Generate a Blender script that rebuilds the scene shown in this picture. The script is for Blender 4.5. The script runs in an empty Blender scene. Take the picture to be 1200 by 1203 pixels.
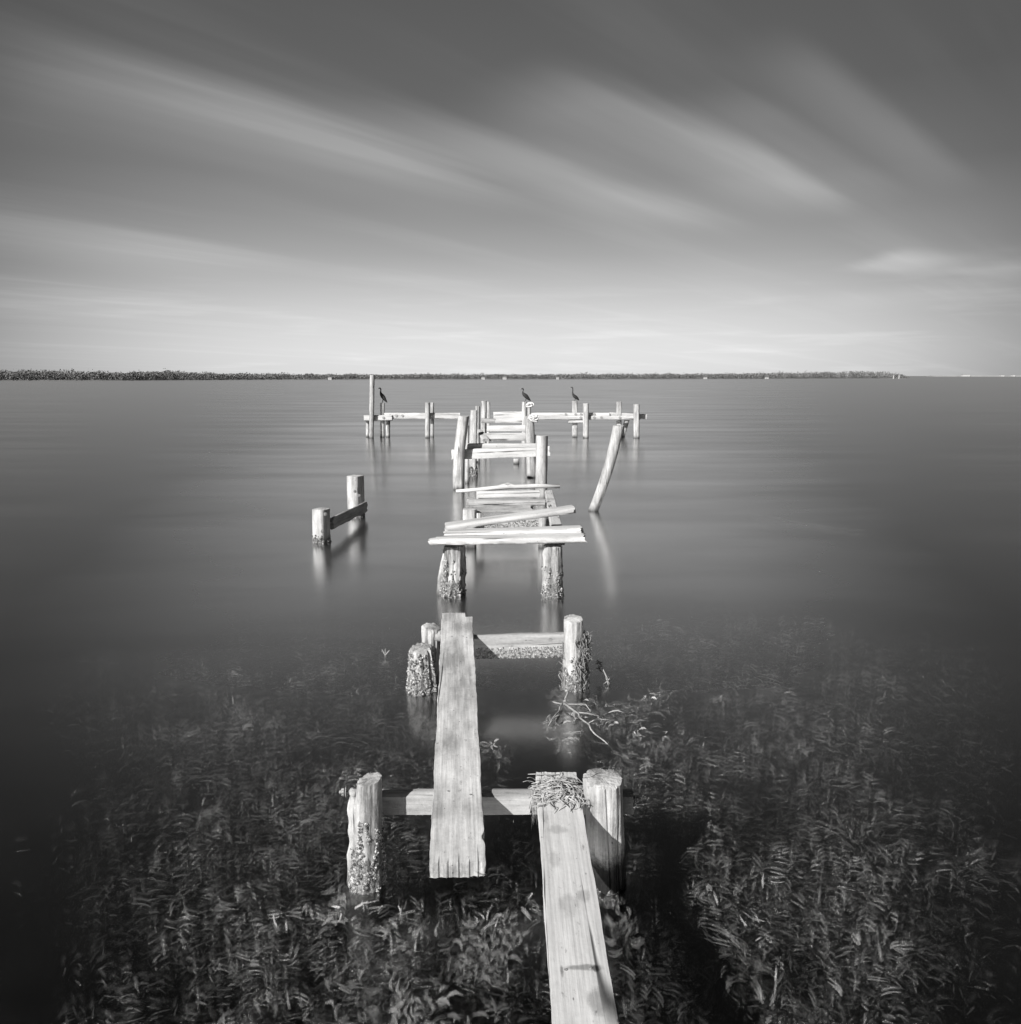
import bpy, math, random
import numpy as np
from mathutils import Vector, Matrix, noise

random.seed(7)
rng = np.random.default_rng(11)
S = bpy.context.scene
COL = S.collection

# ------------------------------------------------------------------ camera
CAM_Z = 2.07
FPX = 950.0
TH = math.atan(160.0 / FPX)
cam_d = bpy.data.cameras.new("camera")
cam = bpy.data.objects.new("camera", cam_d)
COL.objects.link(cam)
cam.location = (0, 0, CAM_Z)
cam.rotation_euler = (math.pi / 2 - TH, 0, 0)
cam_d.sensor_fit = 'HORIZONTAL'
cam_d.sensor_width = 36.0
cam_d.lens = 36.0 * FPX / 1200.0
cam_d.clip_start = 0.05
cam_d.clip_end = 30000
S.camera = cam


def ray(px, py):
    u = (px - 600.0) / FPX
    v = (601.5 - py) / FPX
    c, s = math.cos(TH), math.sin(TH)
    return Vector((u, c + v * s, -s + v * c))


def pz(px, py, z=0.0):
    """surveyed point on the level z"""
    d = ray(px, py)
    t = (z - CAM_Z) / d.z
    return Vector((0, 0, CAM_Z)) + d * t


def at(px, py, Y):
    """surveyed point at the distance Y"""
    d = ray(px, py)
    return Vector((0, 0, CAM_Z)) + d * (Y / d.y)


def ppm(Y, z=0.3):
    """photo pixels per metre at distance Y"""
    c, s = math.cos(TH), math.sin(TH)
    return FPX / (Y * c + (CAM_Z - z) * s)


def seabed(x, y):
    d = max(0.0, y - 30.0)
    return -0.45 - 0.12 * max(0.0, min(1.0, (y - 4) / 5.0)) - 1.2 * (1 - math.exp(-d / 60.0)) - 0.5 * (1 - math.exp(-max(0, abs(x) - 5 - 0.3 * max(y, 0)) / 8.0))


# ------------------------------------------------------------------ materials
class NT:
    def __init__(self, tree):
        self.t = tree
        self.n = tree.nodes
        self.l = tree.links

    def new(self, typ, **kw):
        nd = self.n.new(typ)
        for k, v in kw.items():
            setattr(nd, k, v)
        return nd

    def put(self, sock, v):
        if isinstance(v, bpy.types.NodeSocket):
            self.l.new(v, sock)
        else:
            sock.default_value = v

    def math(self, op, a, b=None, c=None, clamp=False):
        nd = self.new('ShaderNodeMath', operation=op, use_clamp=clamp)
        self.put(nd.inputs[0], a)
        if b is not None:
            self.put(nd.inputs[1], b)
        if c is not None:
            self.put(nd.inputs[2], c)
        return nd.outputs[0]

    def mr(self, v, a, b, c=0.0, d=1.0, smooth=True):
        nd = self.new('ShaderNodeMapRange')
        nd.interpolation_type = 'SMOOTHSTEP' if smooth else 'LINEAR'
        self.put(nd.inputs['Value'], v)
        self.put(nd.inputs['From Min'], a)
        self.put(nd.inputs['From Max'], b)
        self.put(nd.inputs['To Min'], c)
        self.put(nd.inputs['To Max'], d)
        return nd.outputs['Result']

    def noise(self, vec, scale=1.0, detail=4.0, rough=0.55, w=None, dist=0.0):
        nd = self.new('ShaderNodeTexNoise')
        if w is not None:
            nd.noise_dimensions = '4D'
            self.put(nd.inputs['W'], w)
        self.l.new(vec, nd.inputs['Vector'])
        nd.inputs['Scale'].default_value = scale
        nd.inputs['Detail'].default_value = detail
        nd.inputs['Roughness'].default_value = rough
        nd.inputs['Distortion'].default_value = dist
        return nd.outputs['Fac']

    def vmul(self, vec, s):
        nd = self.new('ShaderNodeVectorMath', operation='MULTIPLY')
        self.l.new(vec, nd.inputs[0])
        nd.inputs[1].default_value = s
        return nd.outputs[0]

    def grey(self, v):
        nd = self.new('ShaderNodeCombineColor')
        for i in range(3):
            self.put(nd.inputs[i], v)
        return nd.outputs[0]


def new_mat(name):
    m = bpy.data.materials.new(name)
    m.use_nodes = True
    t = NT(m.node_tree)
    bs = m.node_tree.nodes['Principled BSDF']
    bs.inputs['Roughness'].default_value = 0.85
    bs.inputs['Specular IOR Level'].default_value = 0.25
    return m, t, bs


def wood_mat(name, axis, lo=0.22, hi=0.62, fine=1.0, wet=False, blotch=0.35, stains=(), low_shade=0.0, crack=0.016):
    m, t, bs = new_mat(name)
    tc = t.new('ShaderNodeTexCoord')
    oi = t.new('ShaderNodeObjectInfo')
    w = t.math('MULTIPLY', oi.outputs['Random'], 37.0)
    o = tc.outputs['Object']

    def st(al, ac):
        return t.vmul(o, (al, ac, ac) if axis == 'x' else (ac, ac, al))
    warp = t.noise(t.vmul(o, (2.2, 2.2, 2.2)), 1.0, 2, w=w)
    broad = t.noise(st(1.3, 16), 1.0, 3, w=w, dist=0.3)
    fib = t.noise(st(5 * fine, 130 * fine), 1.0, 4, 0.65, w=w)
    mid = t.noise(st(3.0, 48), 1.0, 3, 0.6, w=w)
    blo = t.noise(st(2.6, 8), 1.0, 5, 0.62, w=w)
    spk = t.noise(t.vmul(o, (60, 60, 60)), 1.0, 3, 0.7, w=w)
    # hairline drying cracks that follow the grain
    cn = t.noise(st(0.28, 11 if crack < 0.02 else 17), 1.0, 0, 0.5, w=t.math('ADD', w, 9.0))
    crk = t.math('SUBTRACT', 1.0, t.mr(t.math('ABSOLUTE', t.math('SUBTRACT', cn, 0.52)), 0.0, crack))
    gate = t.mr(t.noise(st(1.6, 5), 1.0, 2, w=t.math('ADD', w, 4.0)), 0.47, 0.58)
    crk = t.math('MULTIPLY', crk, gate)
    v = t.math('MULTIPLY', broad, 0.34)
    v = t.math('ADD', v, t.math('MULTIPLY', fib, 0.26))
    v = t.math('ADD', v, t.math('MULTIPLY', mid, 0.22))
    v = t.math('ADD', v, t.math('MULTIPLY', t.math('SUBTRACT', blo, 0.5), blotch))
    v = t.math('ADD', v, t.math('MULTIPLY', t.math('SUBTRACT', spk, 0.5), 0.16))
    v = t.mr(v, 0.28, 0.66, lo, hi, smooth=False)
    # dark stains with a ragged edge
    stn = t.mr(t.noise(st(1.8, 5), 1.0, 6, 0.7, w=t.math('ADD', w, 15.0)), 0.62, 0.72, 1.0, 0.72)
    v = t.math('MULTIPLY', v, stn)
    v = t.math('MULTIPLY', v, t.math('SUBTRACT', 1.0, t.math('MULTIPLY', crk, 0.85)))
    v = t.math('MULTIPLY', v, t.mr(oi.outputs['Random'], 0, 1, 0.9, 1.08, smooth=False))
    if wet:
        ge = t.new('ShaderNodeNewGeometry')
        sx = t.new('ShaderNodeSeparateXYZ')
        t.l.new(ge.outputs['Position'], sx.inputs[0])
        hz = t.math('ADD', sx.outputs['Z'], t.math('MULTIPLY', t.math('SUBTRACT', blo, 0.5), -0.25))
        v = t.math('MULTIPLY', v, t.mr(hz, -0.03, 0.12, 0.10, 1.0))
        if low_shade:  # cast shadow painted into the wood colour below a ragged edge
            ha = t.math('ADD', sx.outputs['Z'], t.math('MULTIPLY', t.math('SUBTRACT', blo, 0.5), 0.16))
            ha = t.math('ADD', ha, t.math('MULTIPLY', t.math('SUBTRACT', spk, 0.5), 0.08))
            v = t.math('MULTIPLY', v, t.mr(ha, low_shade - 0.05, low_shade + 0.04, 0.07, 1.0))
    vo = t.new('ShaderNodeTexVoronoi')
    t.l.new(t.vmul(o, (2.2, 5, 5) if axis == 'x' else (5, 5, 2.2)), vo.inputs['Vector'])
    kd = t.math('ADD', vo.outputs['Distance'], t.math('MULTIPLY', t.math('SUBTRACT', blo, 0.5), 0.12))
    v = t.math('MULTIPLY', v, t.mr(kd, 0.03, 0.10, 0.35, 1.0))
    pit = t.mr(t.noise(st(15, 40), 1.0, 4, 0.75, w=w), 0.60, 0.70, 1.0, 0.55)
    v = t.math('MULTIPLY', v, pit)
    if axis == 'x':
        sn = t.new('ShaderNodeSeparateXYZ')
        vt = t.new('ShaderNodeVectorTransform', vector_type='NORMAL', convert_from='WORLD', convert_to='OBJECT')
        gn = t.new('ShaderNodeNewGeometry')
        t.l.new(gn.outputs['True Normal'], vt.inputs[0])
        t.l.new(vt.outputs[0], sn.inputs[0])
        v = t.math('MULTIPLY', v, t.mr(t.math('ABSOLUTE', sn.outputs['X']), 0.5, 0.85, 1.0, 0.62))   # grey end grain
    if stains:
        so = t.new('ShaderNodeSeparateXYZ')
        t.l.new(o, so.inputs[0])
        for (sx_, sy_, rx_, ry_, dk) in stains:
            ddx = t.math('DIVIDE', t.math('SUBTRACT', so.outputs['X'], sx_), rx_)
            ddy = t.math('DIVIDE', t.math('SUBTRACT', so.outputs['Y'], sy_), ry_)
            dd = t.math('SQRT', t.math('ADD', t.math('MULTIPLY', ddx, ddx), t.math('MULTIPLY', ddy, ddy)))
            dd = t.math('ADD', dd, t.math('MULTIPLY', t.math('SUBTRACT', blo, 0.5), 2.8))
            dd = t.math('ADD', dd, t.math('MULTIPLY', t.math('SUBTRACT', spk, 0.5), 0.7))
            v = t.math('MULTIPLY', v, t.mr(dd, 0.5, 1.25, dk, 1.0))
    v = t.math('MAXIMUM', v, 0.015)
    t.l.new(t.grey(v), bs.inputs['Base Color'])
    hgt = t.math('ADD', t.math('MULTIPLY', fib, 0.5), t.math('MULTIPLY', mid, 0.7))
    hgt = t.math('SUBTRACT', hgt, t.math('MULTIPLY', crk, 1.6))
    hgt = t.math('ADD', hgt, t.math('MULTIPLY', spk, 0.3))
    bp = t.new('ShaderNodeBump')
    bp.inputs['Strength'].default_value = 0.5 if axis == 'x' else 0.8
    bp.inputs['Distance'].default_value = 0.005 if axis == 'x' else 0.012
    t.l.new(hgt, bp.inputs['Height'])
    t.l.new(bp.outputs[0], bs.inputs['Normal'])
    return m


def plain_mat(name, v0, v1, scale, rough=0.85, bump=0.0, tint=(1, 1, 1)):
    m, t, bs = new_mat(name)
    tc = t.new('ShaderNodeTexCoord')
    n = t.noise(t.vmul(tc.outputs['Object'], (scale, scale, scale)), 1.0, 5, 0.65)
    v = t.mr(n, 0.3, 0.7, v0, v1, smooth=False)
    nd = t.new('ShaderNodeCombineColor')
    for i in range(3):
        t.put(nd.inputs[i], t.math('MULTIPLY', v, tint[i]))
    t.l.new(nd.outputs[0], bs.inputs['Base Color'])
    bs.inputs['Roughness'].default_value = rough
    if bump:
        bp = t.new('ShaderNodeBump')
        bp.inputs['Strength'].default_value = 0.8
        bp.inputs['Distance'].default_value = bump
        t.l.new(n, bp.inputs['Height'])
        t.l.new(bp.outputs[0], bs.inputs['Normal'])
    return m


M_PLANK = wood_mat("weathered_plank_wood", 'x', 0.26, 0.66, blotch=0.45)
M_LONG = wood_mat("lichened_plank_wood", 'x', 0.30, 0.84, blotch=0.95)
M_WALK = None
M_DECK = wood_mat("bleached_deck_wood", 'x', 0.42, 0.84, fine=0.7, crack=0.035)
M_BEAM = wood_mat("old_beam_wood", 'x', 0.18, 0.68)
M_POST = wood_mat("piling_wood", 'z', 0.17, 0.82, wet=True, blotch=1.0)
M_SHADEPOST = wood_mat("shade_darkened_piling_wood", 'z', 0.22, 0.80, wet=True, blotch=0.8, low_shade=0.17)  # lower part painted dark for the plank's shadow
M_FARPOST = wood_mat("bleached_piling_wood", 'z', 0.26, 0.80, fine=0.6, wet=True, blotch=0.7)
M_BARN, t, bs = new_mat("barnacle_shell")
ge = t.new('ShaderNodeNewGeometry')
n_ = t.noise(t.vmul(ge.outputs['Position'], (70, 70, 70)), 1.0, 3, 0.7)
t.l.new(t.grey(t.math('MAXIMUM', 0.02, t.math('MULTIPLY', t.math('ADD', 0.10, t.math('MULTIPLY', ge.outputs['Random Per Island'], 0.6)), t.mr(n_, 0.35, 0.65, 0.25, 1.15)))), bs.inputs['Base Color'])
M_IRON = plain_mat("rusty_iron", 0.08, 0.5, 120, 0.6, 0.002)
M_STRAW = plain_mat("dry_straw", 0.18, 0.62, 30, 0.8)
M_WEED = plain_mat("dried_seaweed", 0.06, 0.40, 25, 0.8)
M_ROPE = plain_mat("bleached_rope", 0.55, 0.8, 60, 0.9)
M_BIRD = plain_mat("dark_plumage", 0.015, 0.05, 40, 0.6)
M_BEAK = plain_mat("pale_bill", 0.2, 0.3, 40, 0.5)
M_TWIG = plain_mat("grey_twig", 0.14, 0.42, 40, 0.8)
M_FROND = plain_mat("pale_waterweed", 0.2, 0.5, 12, 0.8)
M_WALL = plain_mat("white_plaster", 0.42, 0.5, 1, 0.8)
M_ROOF = plain_mat("grey_roof", 0.2, 0.26, 1, 0.8)
M_GLASS = plain_mat("dark_window_glass", 0.03, 0.05, 1, 0.2)
M_LAND = plain_mat("shore_soil", 0.10, 0.2, 0.3, 0.95)
M_FARLAND = plain_mat("pale_shore", 0.25, 0.4, 0.02, 0.95)


# ------------------------------------------------------------------ mesh helpers
def link(name, verts, faces, mat, parent=None, smooth=True):
    me = bpy.data.meshes.new(name)
    me.from_pydata([tuple(v) for v in verts], [], faces)
    me.materials.append(mat)
    if smooth:
        me.polygons.foreach_set('use_smooth', [True] * len(me.polygons))
    me.update()
    o = bpy.data.objects.new(name, me)
    COL.objects.link(o)
    if parent is not None:
        o.parent = parent
    return o


def sharp(o, ang=40):
    me = o.data
    import bmesh
    bm = bmesh.new()
    bm.from_mesh(me)
    bmesh.ops.recalc_face_normals(bm, faces=bm.faces)
    a = math.radians(ang)
    for e in bm.edges:
        if len(e.link_faces) == 2 and e.calc_face_angle(0) > a:
            e.smooth = False
    bm.to_mesh(me)
    bm.free()


def tag(o, label=None, cat=None, group=None, kind=None):
    if label:
        o['label'] = label
    if cat:
        o['category'] = cat
    if group:
        o['group'] = group
    if kind:
        o['kind'] = kind
    return o


def nz(x, y, z):
    return noise.noise(Vector((x, y, z)))


class MB:
    def __init__(self):
        self.v = []
        self.f = []

    def tube(self, pts, rad, n=6, cap=True):
        pts = [Vector(p) for p in pts]
        if not hasattr(rad, '__len__'):
            rad = [rad] * len(pts)
        base = len(self.v)
        ref = Vector((0.13, 0.31, 0.94)).normalized()
        for i, p in enumerate(pts):
            a = pts[max(0, i - 1)]
            b = pts[min(len(pts) - 1, i + 1)]
            d = (b - a).normalized()
            if abs(d.dot(ref)) > 0.95:
                s = d.cross(Vector((1, 0, 0))).normalized()
            else:
                s = d.cross(ref).normalized()
            t = d.cross(s).normalized()
            for k in range(n):
                an = 2 * math.pi * k / n
                self.v.append(p + (s * math.cos(an) + t * math.sin(an)) * rad[i])
        for i in range(len(pts) - 1):
            for k in range(n):
                a = base + i * n + k
                b = base + i * n + (k + 1) % n
                self.f.append((a, b, b + n, a + n))
        if cap:
            self.f.append(tuple(base + k for k in range(n))[::-1])
            self.f.append(tuple(base + (len(pts) - 1) * n + k for k in range(n)))

    def box(self, c, sx, sy, sz):
        b = len(self.v)
        for dz in (-1, 1):
            for dx, dy in ((-1, -1), (1, -1), (1, 1), (-1, 1)):
                self.v.append(Vector(c) + Vector((dx * sx / 2, dy * sy / 2, dz * sz / 2)))
        for f in ((0, 3, 2, 1), (4, 5, 6, 7), (0, 1, 5, 4), (1, 2, 6, 5), (2, 3, 7, 6), (3, 0, 4, 7)):
            self.f.append(tuple(b + i for i in f))

    def ribbon(self, pts, wid, side):
        base = len(self.v)
        for p, w in zip(pts, wid):
            self.v.append(p - side * w / 2)
            self.v.append(p + side * w / 2)
        for i in range(len(pts) - 1):
            a = base + 2 * i
            self.f.append((a, a + 1, a + 3, a + 2))

    def build(self, name, mat, parent=None, smooth=True, origin=None):
        if origin is not None:
            o = link(name, [v - Vector(origin) for v in self.v], self.f, mat, parent, smooth)
            o.location = origin
            return o
        return link(name, self.v, self.f, mat, parent, smooth)


def post(label, base, top, wpx, Y=None, mat=None, group=None, square=0.0, rot=0.0, slope=(0, 0),
         bend=0.0, taper=1.0, rough=1.0, foot=1.0, depth=1.0, name='wooden_post', ring=0.03, notch=None, seed=None,
         cat='wooden post'):
    """a piling from the seabed to its cut top; base = where it meets the water, both in surveyed pixels"""
    if Y is None:
        b = pz(base[0], base[1], 0.0)
        Y = b.y
    else:
        b = at(base[0], base[1], Y)
    tp = at(top[0], top[1], Y)
    r = wpx / ppm(Y, 0.3) / 2
    seed = random.random() * 100 if seed is None else seed
    d = (tp - b)
    d = d / max(d.z, 0.02)                       # per metre of rise
    b0 = b - d * b.z                             # at water level
    zb = seabed(b0.x, b0.y) - 0.12
    n = 64 if Y < 9 else 26
    H = tp.z
    nr = max(6, int((H - zb) / (ring if Y < 9 else 0.07)))
    vs, fs = [], []

    GRV = [(random.uniform(0, 6.28), random.uniform(0.05, 0.12), random.uniform(0.05, 0.16) * min(rough, 1.5), random.uniform(0, 9)) for _ in range(9)]

    def off(an, z, rr):
        if square > 0:
            ca, sa = math.cos(an), math.sin(an)
            e = 1 - 0.86 * square
            k = 1.0 / (abs(ca) ** (2 / e) + abs(sa) ** (2 / e)) ** (e / 2)
            rr = rr * k * (1 - 0.12 * square)
        g = 1 + rough * (0.07 * nz(math.cos(an) * 1.7 + seed, math.sin(an) * 1.7, z * 1.6)
                         + 0.035 * nz(math.cos(an) * 6 + seed, math.sin(an) * 6, z * 2.0)
                         + 0.03 * nz(math.cos(an) * 5, math.sin(an) * 5 + seed, z * 18) + 0.02 * nz(math.cos(an) * 14, math.sin(an) * 14 + seed, z * 5))
        if Y < 9 or rough > 0.75:
            for (ga_, gw_, gd_, gs_) in GRV:
                da = (an - ga_ + 0.12 * nz(z * 3, gs_, 0) + math.pi) % (2 * math.pi) - math.pi
                if abs(da) < 3 * gw_:
                    g -= gd_ * math.exp(-(da / gw_) ** 2) * max(0.0, min(1.0, 0.5 + 1.6 * nz(z * 2.5, gs_, 3.0)))
        rr = rr * g
        if notch:
            rr = rr * notch(an, z)
        x = math.cos(an + rot) * rr
        y = math.sin(an + rot) * rr
        return x, y

    def cen(z):
        f = z / H
        c = b0 + d * z - b0
        s = bend * r * 2 * math.sin(math.pi * max(0, min(1, f)))
        return c.x + s, c.y

    def rad(z):
        f = max(0.0, min(1.0, z / H))
        k = foot + (taper - foot) * f
        return r * k
    for i in range(nr + 1):
        z = zb + (H - zb) * i / nr
        cx, cy = cen(z)
        for k in range(n):
            an = 2 * math.pi * k / n
            x, y = off(an, z, rad(z))
            zz = z
            if i == nr:
                zz = z + slope[0] * x + slope[1] * y + 0.004 * rough * nz(x * 60, y * 60, seed)
            elif z > H - 0.08:
                q = (z - (H - 0.08)) / 0.08
                zz = z + q * (slope[0] * x + slope[1] * y)
            vs.append(Vector((cx + x, cy + y, zz)))
    for i in range(nr):
        for k in range(n):
            a = i * n + k
            b_ = i * n + (k + 1) % n
            fs.append((a, b_, b_ + n, a + n))
    cx, cy = cen(H)
    for q, ins in enumerate((0.86, 0.45)):
        st = len(vs)
        for k in range(n):
            an = 2 * math.pi * k / n
            x, y = off(an, H, rad(H))
            x *= ins
            y *= ins
            zz = H + 0.06 * r + slope[0] * x + slope[1] * y + 0.02 * r * rough * nz(x * 40, y * 40, seed)
            vs.append(Vector((cx + x, cy + y, zz)))
        for k in range(n):
            a = st - n + k
            b_ = st - n + (k + 1) % n
            fs.append((a, b_, b_ + n, a + n))
    st = len(vs) - n
    vs.append(Vector((cx, cy, H + 0.06 * r)))
    for k in range(n):
        fs.append((st + k, st + (k + 1) % n, len(vs) - 1))
    o = link(name, vs, fs, mat or (M_POST if Y < 9 else M_FARPOST))
    sharp(o, 50)
    o.location = (b0.x, b0.y, 0)
    tag(o, label, cat, group)
    o_info = dict(o=o, r=r, H=H, cen=cen, off=off, rad=rad, b0=b0, Y=Y, seed=seed)
    return o_info


def crust(pi, z0, z1, count, size=(0.006, 0.014), amin=0, amax=2 * math.pi, name='barnacle_crust', grow=1.0, gate=-0.3, mat=None):
    """shells grown on a piling: real little cones, one crust per piling"""
    mb = MB()
    m_, rows = 36, 10
    for j in range(rows + 1):          # the cemented base the shells sit on
        for k in range(m_):
            an = 2 * math.pi * k / m_
            top_ = z0 + (z1 - z0) * (0.55 + 0.6 * nz(math.cos(an) * 2.2 + pi['seed'], math.sin(an) * 2.2, 4.0))
            z = z0 + (top_ - z0) * j / rows
            x, y = pi['off'](an, z, pi['rad'](z))
            g = size[1] * (0.15 + 0.9 * abs(nz(math.cos(an) * 9, math.sin(an) * 9 + z * 60, pi['seed']))) if j < rows else -0.004
            if mat:
                g = 0.009 + 0.004 * nz(math.cos(an) * 4, math.sin(an) * 4, z * 30) if j < rows else -0.002
            cx, cy = pi['cen'](z)
            q_ = Vector((x, y, 0)).normalized()
            mb.v.append(Vector((cx + x, cy + y, z)) + q_ * g)
    for j in range(rows):
        for k in range(m_):
            a_ = j * m_ + k
            b_ = j * m_ + (k + 1) % m_
            mb.f.append((a_, b_, b_ + m_, a_ + m_))
    for i in range(count):
        z = z0 + (z1 - z0) * (random.random() ** 1.25)
        an = amin + (amax - amin) * random.random()
        if nz(math.cos(an) * 2.4 + pi['seed'], math.sin(an) * 2.4, z * 11) < gate + 0.55 * (z - z0) / (z1 - z0):
            continue
        x, y = pi['off'](an, z, pi['rad'](z))
        cx, cy = pi['cen'](z)
        nrm = Vector((x, y, 0)).normalized()
        nrm = (nrm + Vector((random.uniform(-.5, .5), random.uniform(-.5, .5), random.uniform(-.4, .7)))).normalized()
        p = Vector((cx + x, cy + y, z))
        s = random.uniform(*size)
        h = s * random.uniform(0.7, 1.7) * grow
        a = nrm.orthogonal().normalized()
        b = nrm.cross(a)
        base = len(mb.v)
        m = 6
        for (rr, hh) in ((1.0, -0.3), (0.8, 0.5), (0.45, 1.0), (0.25, 0.6)):
            for k in range(m):
                q = 2 * math.pi * k / m + i
                j = rr * s * random.uniform(0.8, 1.2)
                mb.v.append(p + (a * math.cos(q) + b * math.sin(q)) * j + nrm * (hh * h - 0.002))
        for lv in range(3):
            for k in range(m):
                u = base + lv * m + k
                w = base + lv * m + (k + 1) % m
                mb.f.append((u, w, w + m, u + m))
        mb.f.append(tuple(base + 3 * m + k for k in range(m)))
    return mb.build(name, mat or M_BARN, pi['o'], smooth=mat is not None)


def bolt(parent, loc, direction, r=0.012, ln=0.05, name='bolt'):
    d = Vector(direction).normalized()
    mb = MB()
    p = Vector(loc)
    mb.tube([p - d * 0.03, p + d * ln], r * 0.55, 8)
    mb.tube([p + d * ln * 0.45, p + d * (ln * 0.45 + r * 0.9)], r * 1.35, 6)
    mb.tube([p + d * ln * 0.2, p + d * (ln * 0.2 + r * 0.25)], r * 1.8, 12)
    o = mb.build(name, M_IRON, parent, smooth=False)
    return o


def board(label, p0, p1, w0, t0, w1=None, t1=None, face='top', mat=None, wear=0.03, endrough=0.01, sag=0.0, twist=0.0,
          group=None, name='plank', cat='plank', seed=None, shape=None, step=None, splits=(), bow=0.0):
    """a board between two end centres. face 'top': lies flat (width level); 'front': stands on edge (width upright)"""
    p0 = Vector(p0)
    p1 = Vector(p1)
    w1 = w0 if w1 is None else w1
    t1 = t0 if t1 is None else t1
    seed = random.random() * 100 if seed is None else seed
    ax = (p1 - p0)
    L = ax.length
    ax.normalize()
    if face == 'top':
        yv = Vector((0, 0, 1)).cross(ax).normalized()
        zv = ax.cross(yv)
    else:
        zv = Vector((0, 0, 1))
        yv = (zv - ax * zv.dot(ax)).normalized()
        zv = ax.cross(yv)
    if twist:
        R = Matrix.Rotation(twist, 3, ax)
        yv = R @ yv
        zv = R @ zv
    near = min(p0.y, p1.y) < 9
    nw, ntk = (10, 3) if near else (6, 2)
    if splits:
        nw = 100
    nx = max(8, int(L / (step or (0.02 if near else 0.06))))
    nx = min(nx, 160)
    per = []
    for i in range(nw):
        per.append((-0.5 + i / nw, -0.5))
    for i in range(ntk):
        per.append((0.5, -0.5 + i / ntk))
    for i in range(nw):
        per.append((0.5 - i / nw, 0.5))
    for i in range(ntk):
        per.append((-0.5, 0.5 - i / ntk))
    n = len(per)
    vs, fs = [], []
    for i in range(nx + 1):
        u = i / nx
        x = (u - 0.5) * L
        w = w0 + (w1 - w0) * u
        t = t0 + (t1 - t0) * u
        for (a, b) in per:
            yy, zz = a * w, b * t
            # worn, slightly rounded arrises
            ea = abs(a) > 0.49
            eb = abs(b) > 0.49
            k = 0.0
            if ea and eb:
                k = 0.10 * t
            sg = 1 if a > 0 else -1
            n1 = nz(x * 3.1 + seed, sg * 7.0, b * 0.8)
            n2 = nz(x * 15 + seed, sg * 3.0, b * 2.5)
            yy += (abs(a) * 2) ** 3 * sg * w * wear * (n1 * 0.9 + n2 * 0.6 - 0.15)
            yy -= sg * k
            zz -= (1 if b > 0 else -1) * k
            zz += 0.03 * t * nz(x * 4 + seed, a * 3.0, b * 5)
            zz += 0.025 * t * nz(x * 2 + seed, a * 16.0, b * 5)
            xx = x
            e = 0
            if u < 0.5:
                e = max(0, 1 - i / 2.0)
                xx += e * endrough * (nz(a * 9 + seed, b * 2, 1.3) + 0.5 * nz(a * 26, b * 5 + seed, 4.1)) * 1.6
            else:
                e = max(0, 1 - (nx - i) / 2.0)
                xx += e * endrough * (nz(a * 9 + seed, b * 2, 8.3) + 0.5 * nz(a * 26, b * 5 + seed, 2.2)) * 1.6
            for (sa, sd, se) in splits:
                if abs(a - sa) < 0.5 / nw + 1e-6:
                    if se == 0 and xx < -L / 2 + sd:
                        xx = -L / 2 + sd
                    if se == 1 and xx > L / 2 - sd:
                        xx = L / 2 - sd
            if shape:
                xx, yy, zz = shape(u, a, b, xx, yy, zz)
            zz -= sag * (1 - (2 * u - 1) ** 2)
            yy += bow * (1 - (2 * u - 1) ** 2)
            vs.append(Vector((xx, yy, zz)))
    for i in range(nx):
        for k in range(n):
            a = i * n + k
            b = i * n + (k + 1) % n
            fs.append((a, b, b + n, a + n))
    for end, base in ((0, 0), (1, nx * n)):
        def pt_(k):
            return base + k % n
        for k in range(nw):              # end grain, split open where the plank is cracked
            lo_a, lo_b = pt_(k), pt_(k + 1)
            hi_a, hi_b = pt_(nw + ntk + nw - k), pt_(nw + ntk + nw - k - 1)
            q_ = [lo_a, lo_b, hi_b, hi_a]
            if k == 0:
                q_ = q_ + [pt_(nw + ntk + nw + j) for j in range(1, ntk)]
            if k == nw - 1 and nw > 0:
                q_ = [lo_a, lo_b] + [pt_(nw + j) for j in range(1, ntk)] + [hi_b, hi_a]
            fs.append(tuple(q_) if end else tuple(q_[::-1]))
    o = link(name, vs, fs, mat or M_PLANK)
    sharp(o, 42)
    Mx = Matrix((ax, yv, zv)).transposed().to_4x4()
    Mx.translation = (p0 + p1) / 2
    o.matrix_world = Mx
    tag(o, label, cat, group)
    return o


def nail(parent, loc, r=0.006):
    mb = MB()
    p = Vector(loc)
    mb.tube([p + Vector((0, 0, -0.02)), p + Vector((0, 0, 0.003))], r, 8)
    return mb.build('nail', M_IRON, parent, smooth=False)


# ------------------------------------------------------------------ sun and sky
Ldir = Vector((0.71, 0.95, -0.77)).normalized()
sun_d = bpy.data.lights.new("sun", 'SUN')
sun_d.energy = 5.0
sun_d.angle = math.radians(0.5)
sun_d.color = (1.0, 0.985, 0.965)
sun = bpy.data.objects.new("sun", sun_d)
COL.objects.link(sun)
sun.rotation_euler = Ldir.to_track_quat('-Z', 'Y').to_euler()
sun.location = (-20, -25, 30)
EL = math.asin(-Ldir.z)
AZ = math.atan2(-Ldir.x, -Ldir.y)

W = bpy.data.worlds.new("World")
S.world = W
W.use_nodes = True
wt = NT(W.node_tree)
bg = W.node_tree.nodes['Background']
sky = wt.new('ShaderNodeTexSky')
sky.sky_type = 'NISHITA'
sky.sun_disc = False
sky.sun_elevation = EL
sky.sun_rotation = AZ
sky.air_density = 1.0
sky.dust_density = 2.0
sky.ozone_density = 1.0
sp = wt.new('ShaderNodeSeparateColor')
wt.l.new(sky.outputs[0], sp.inputs[0])
tcw = wt.new('ShaderNodeTexCoord')
sx = wt.new('ShaderNodeSeparateXYZ')
wt.l.new(tcw.outputs['Generated'], sx.inputs[0])
dx, dy, dz = sx.outputs
zc = wt.math('MAXIMUM', dz, 0.0)
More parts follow.
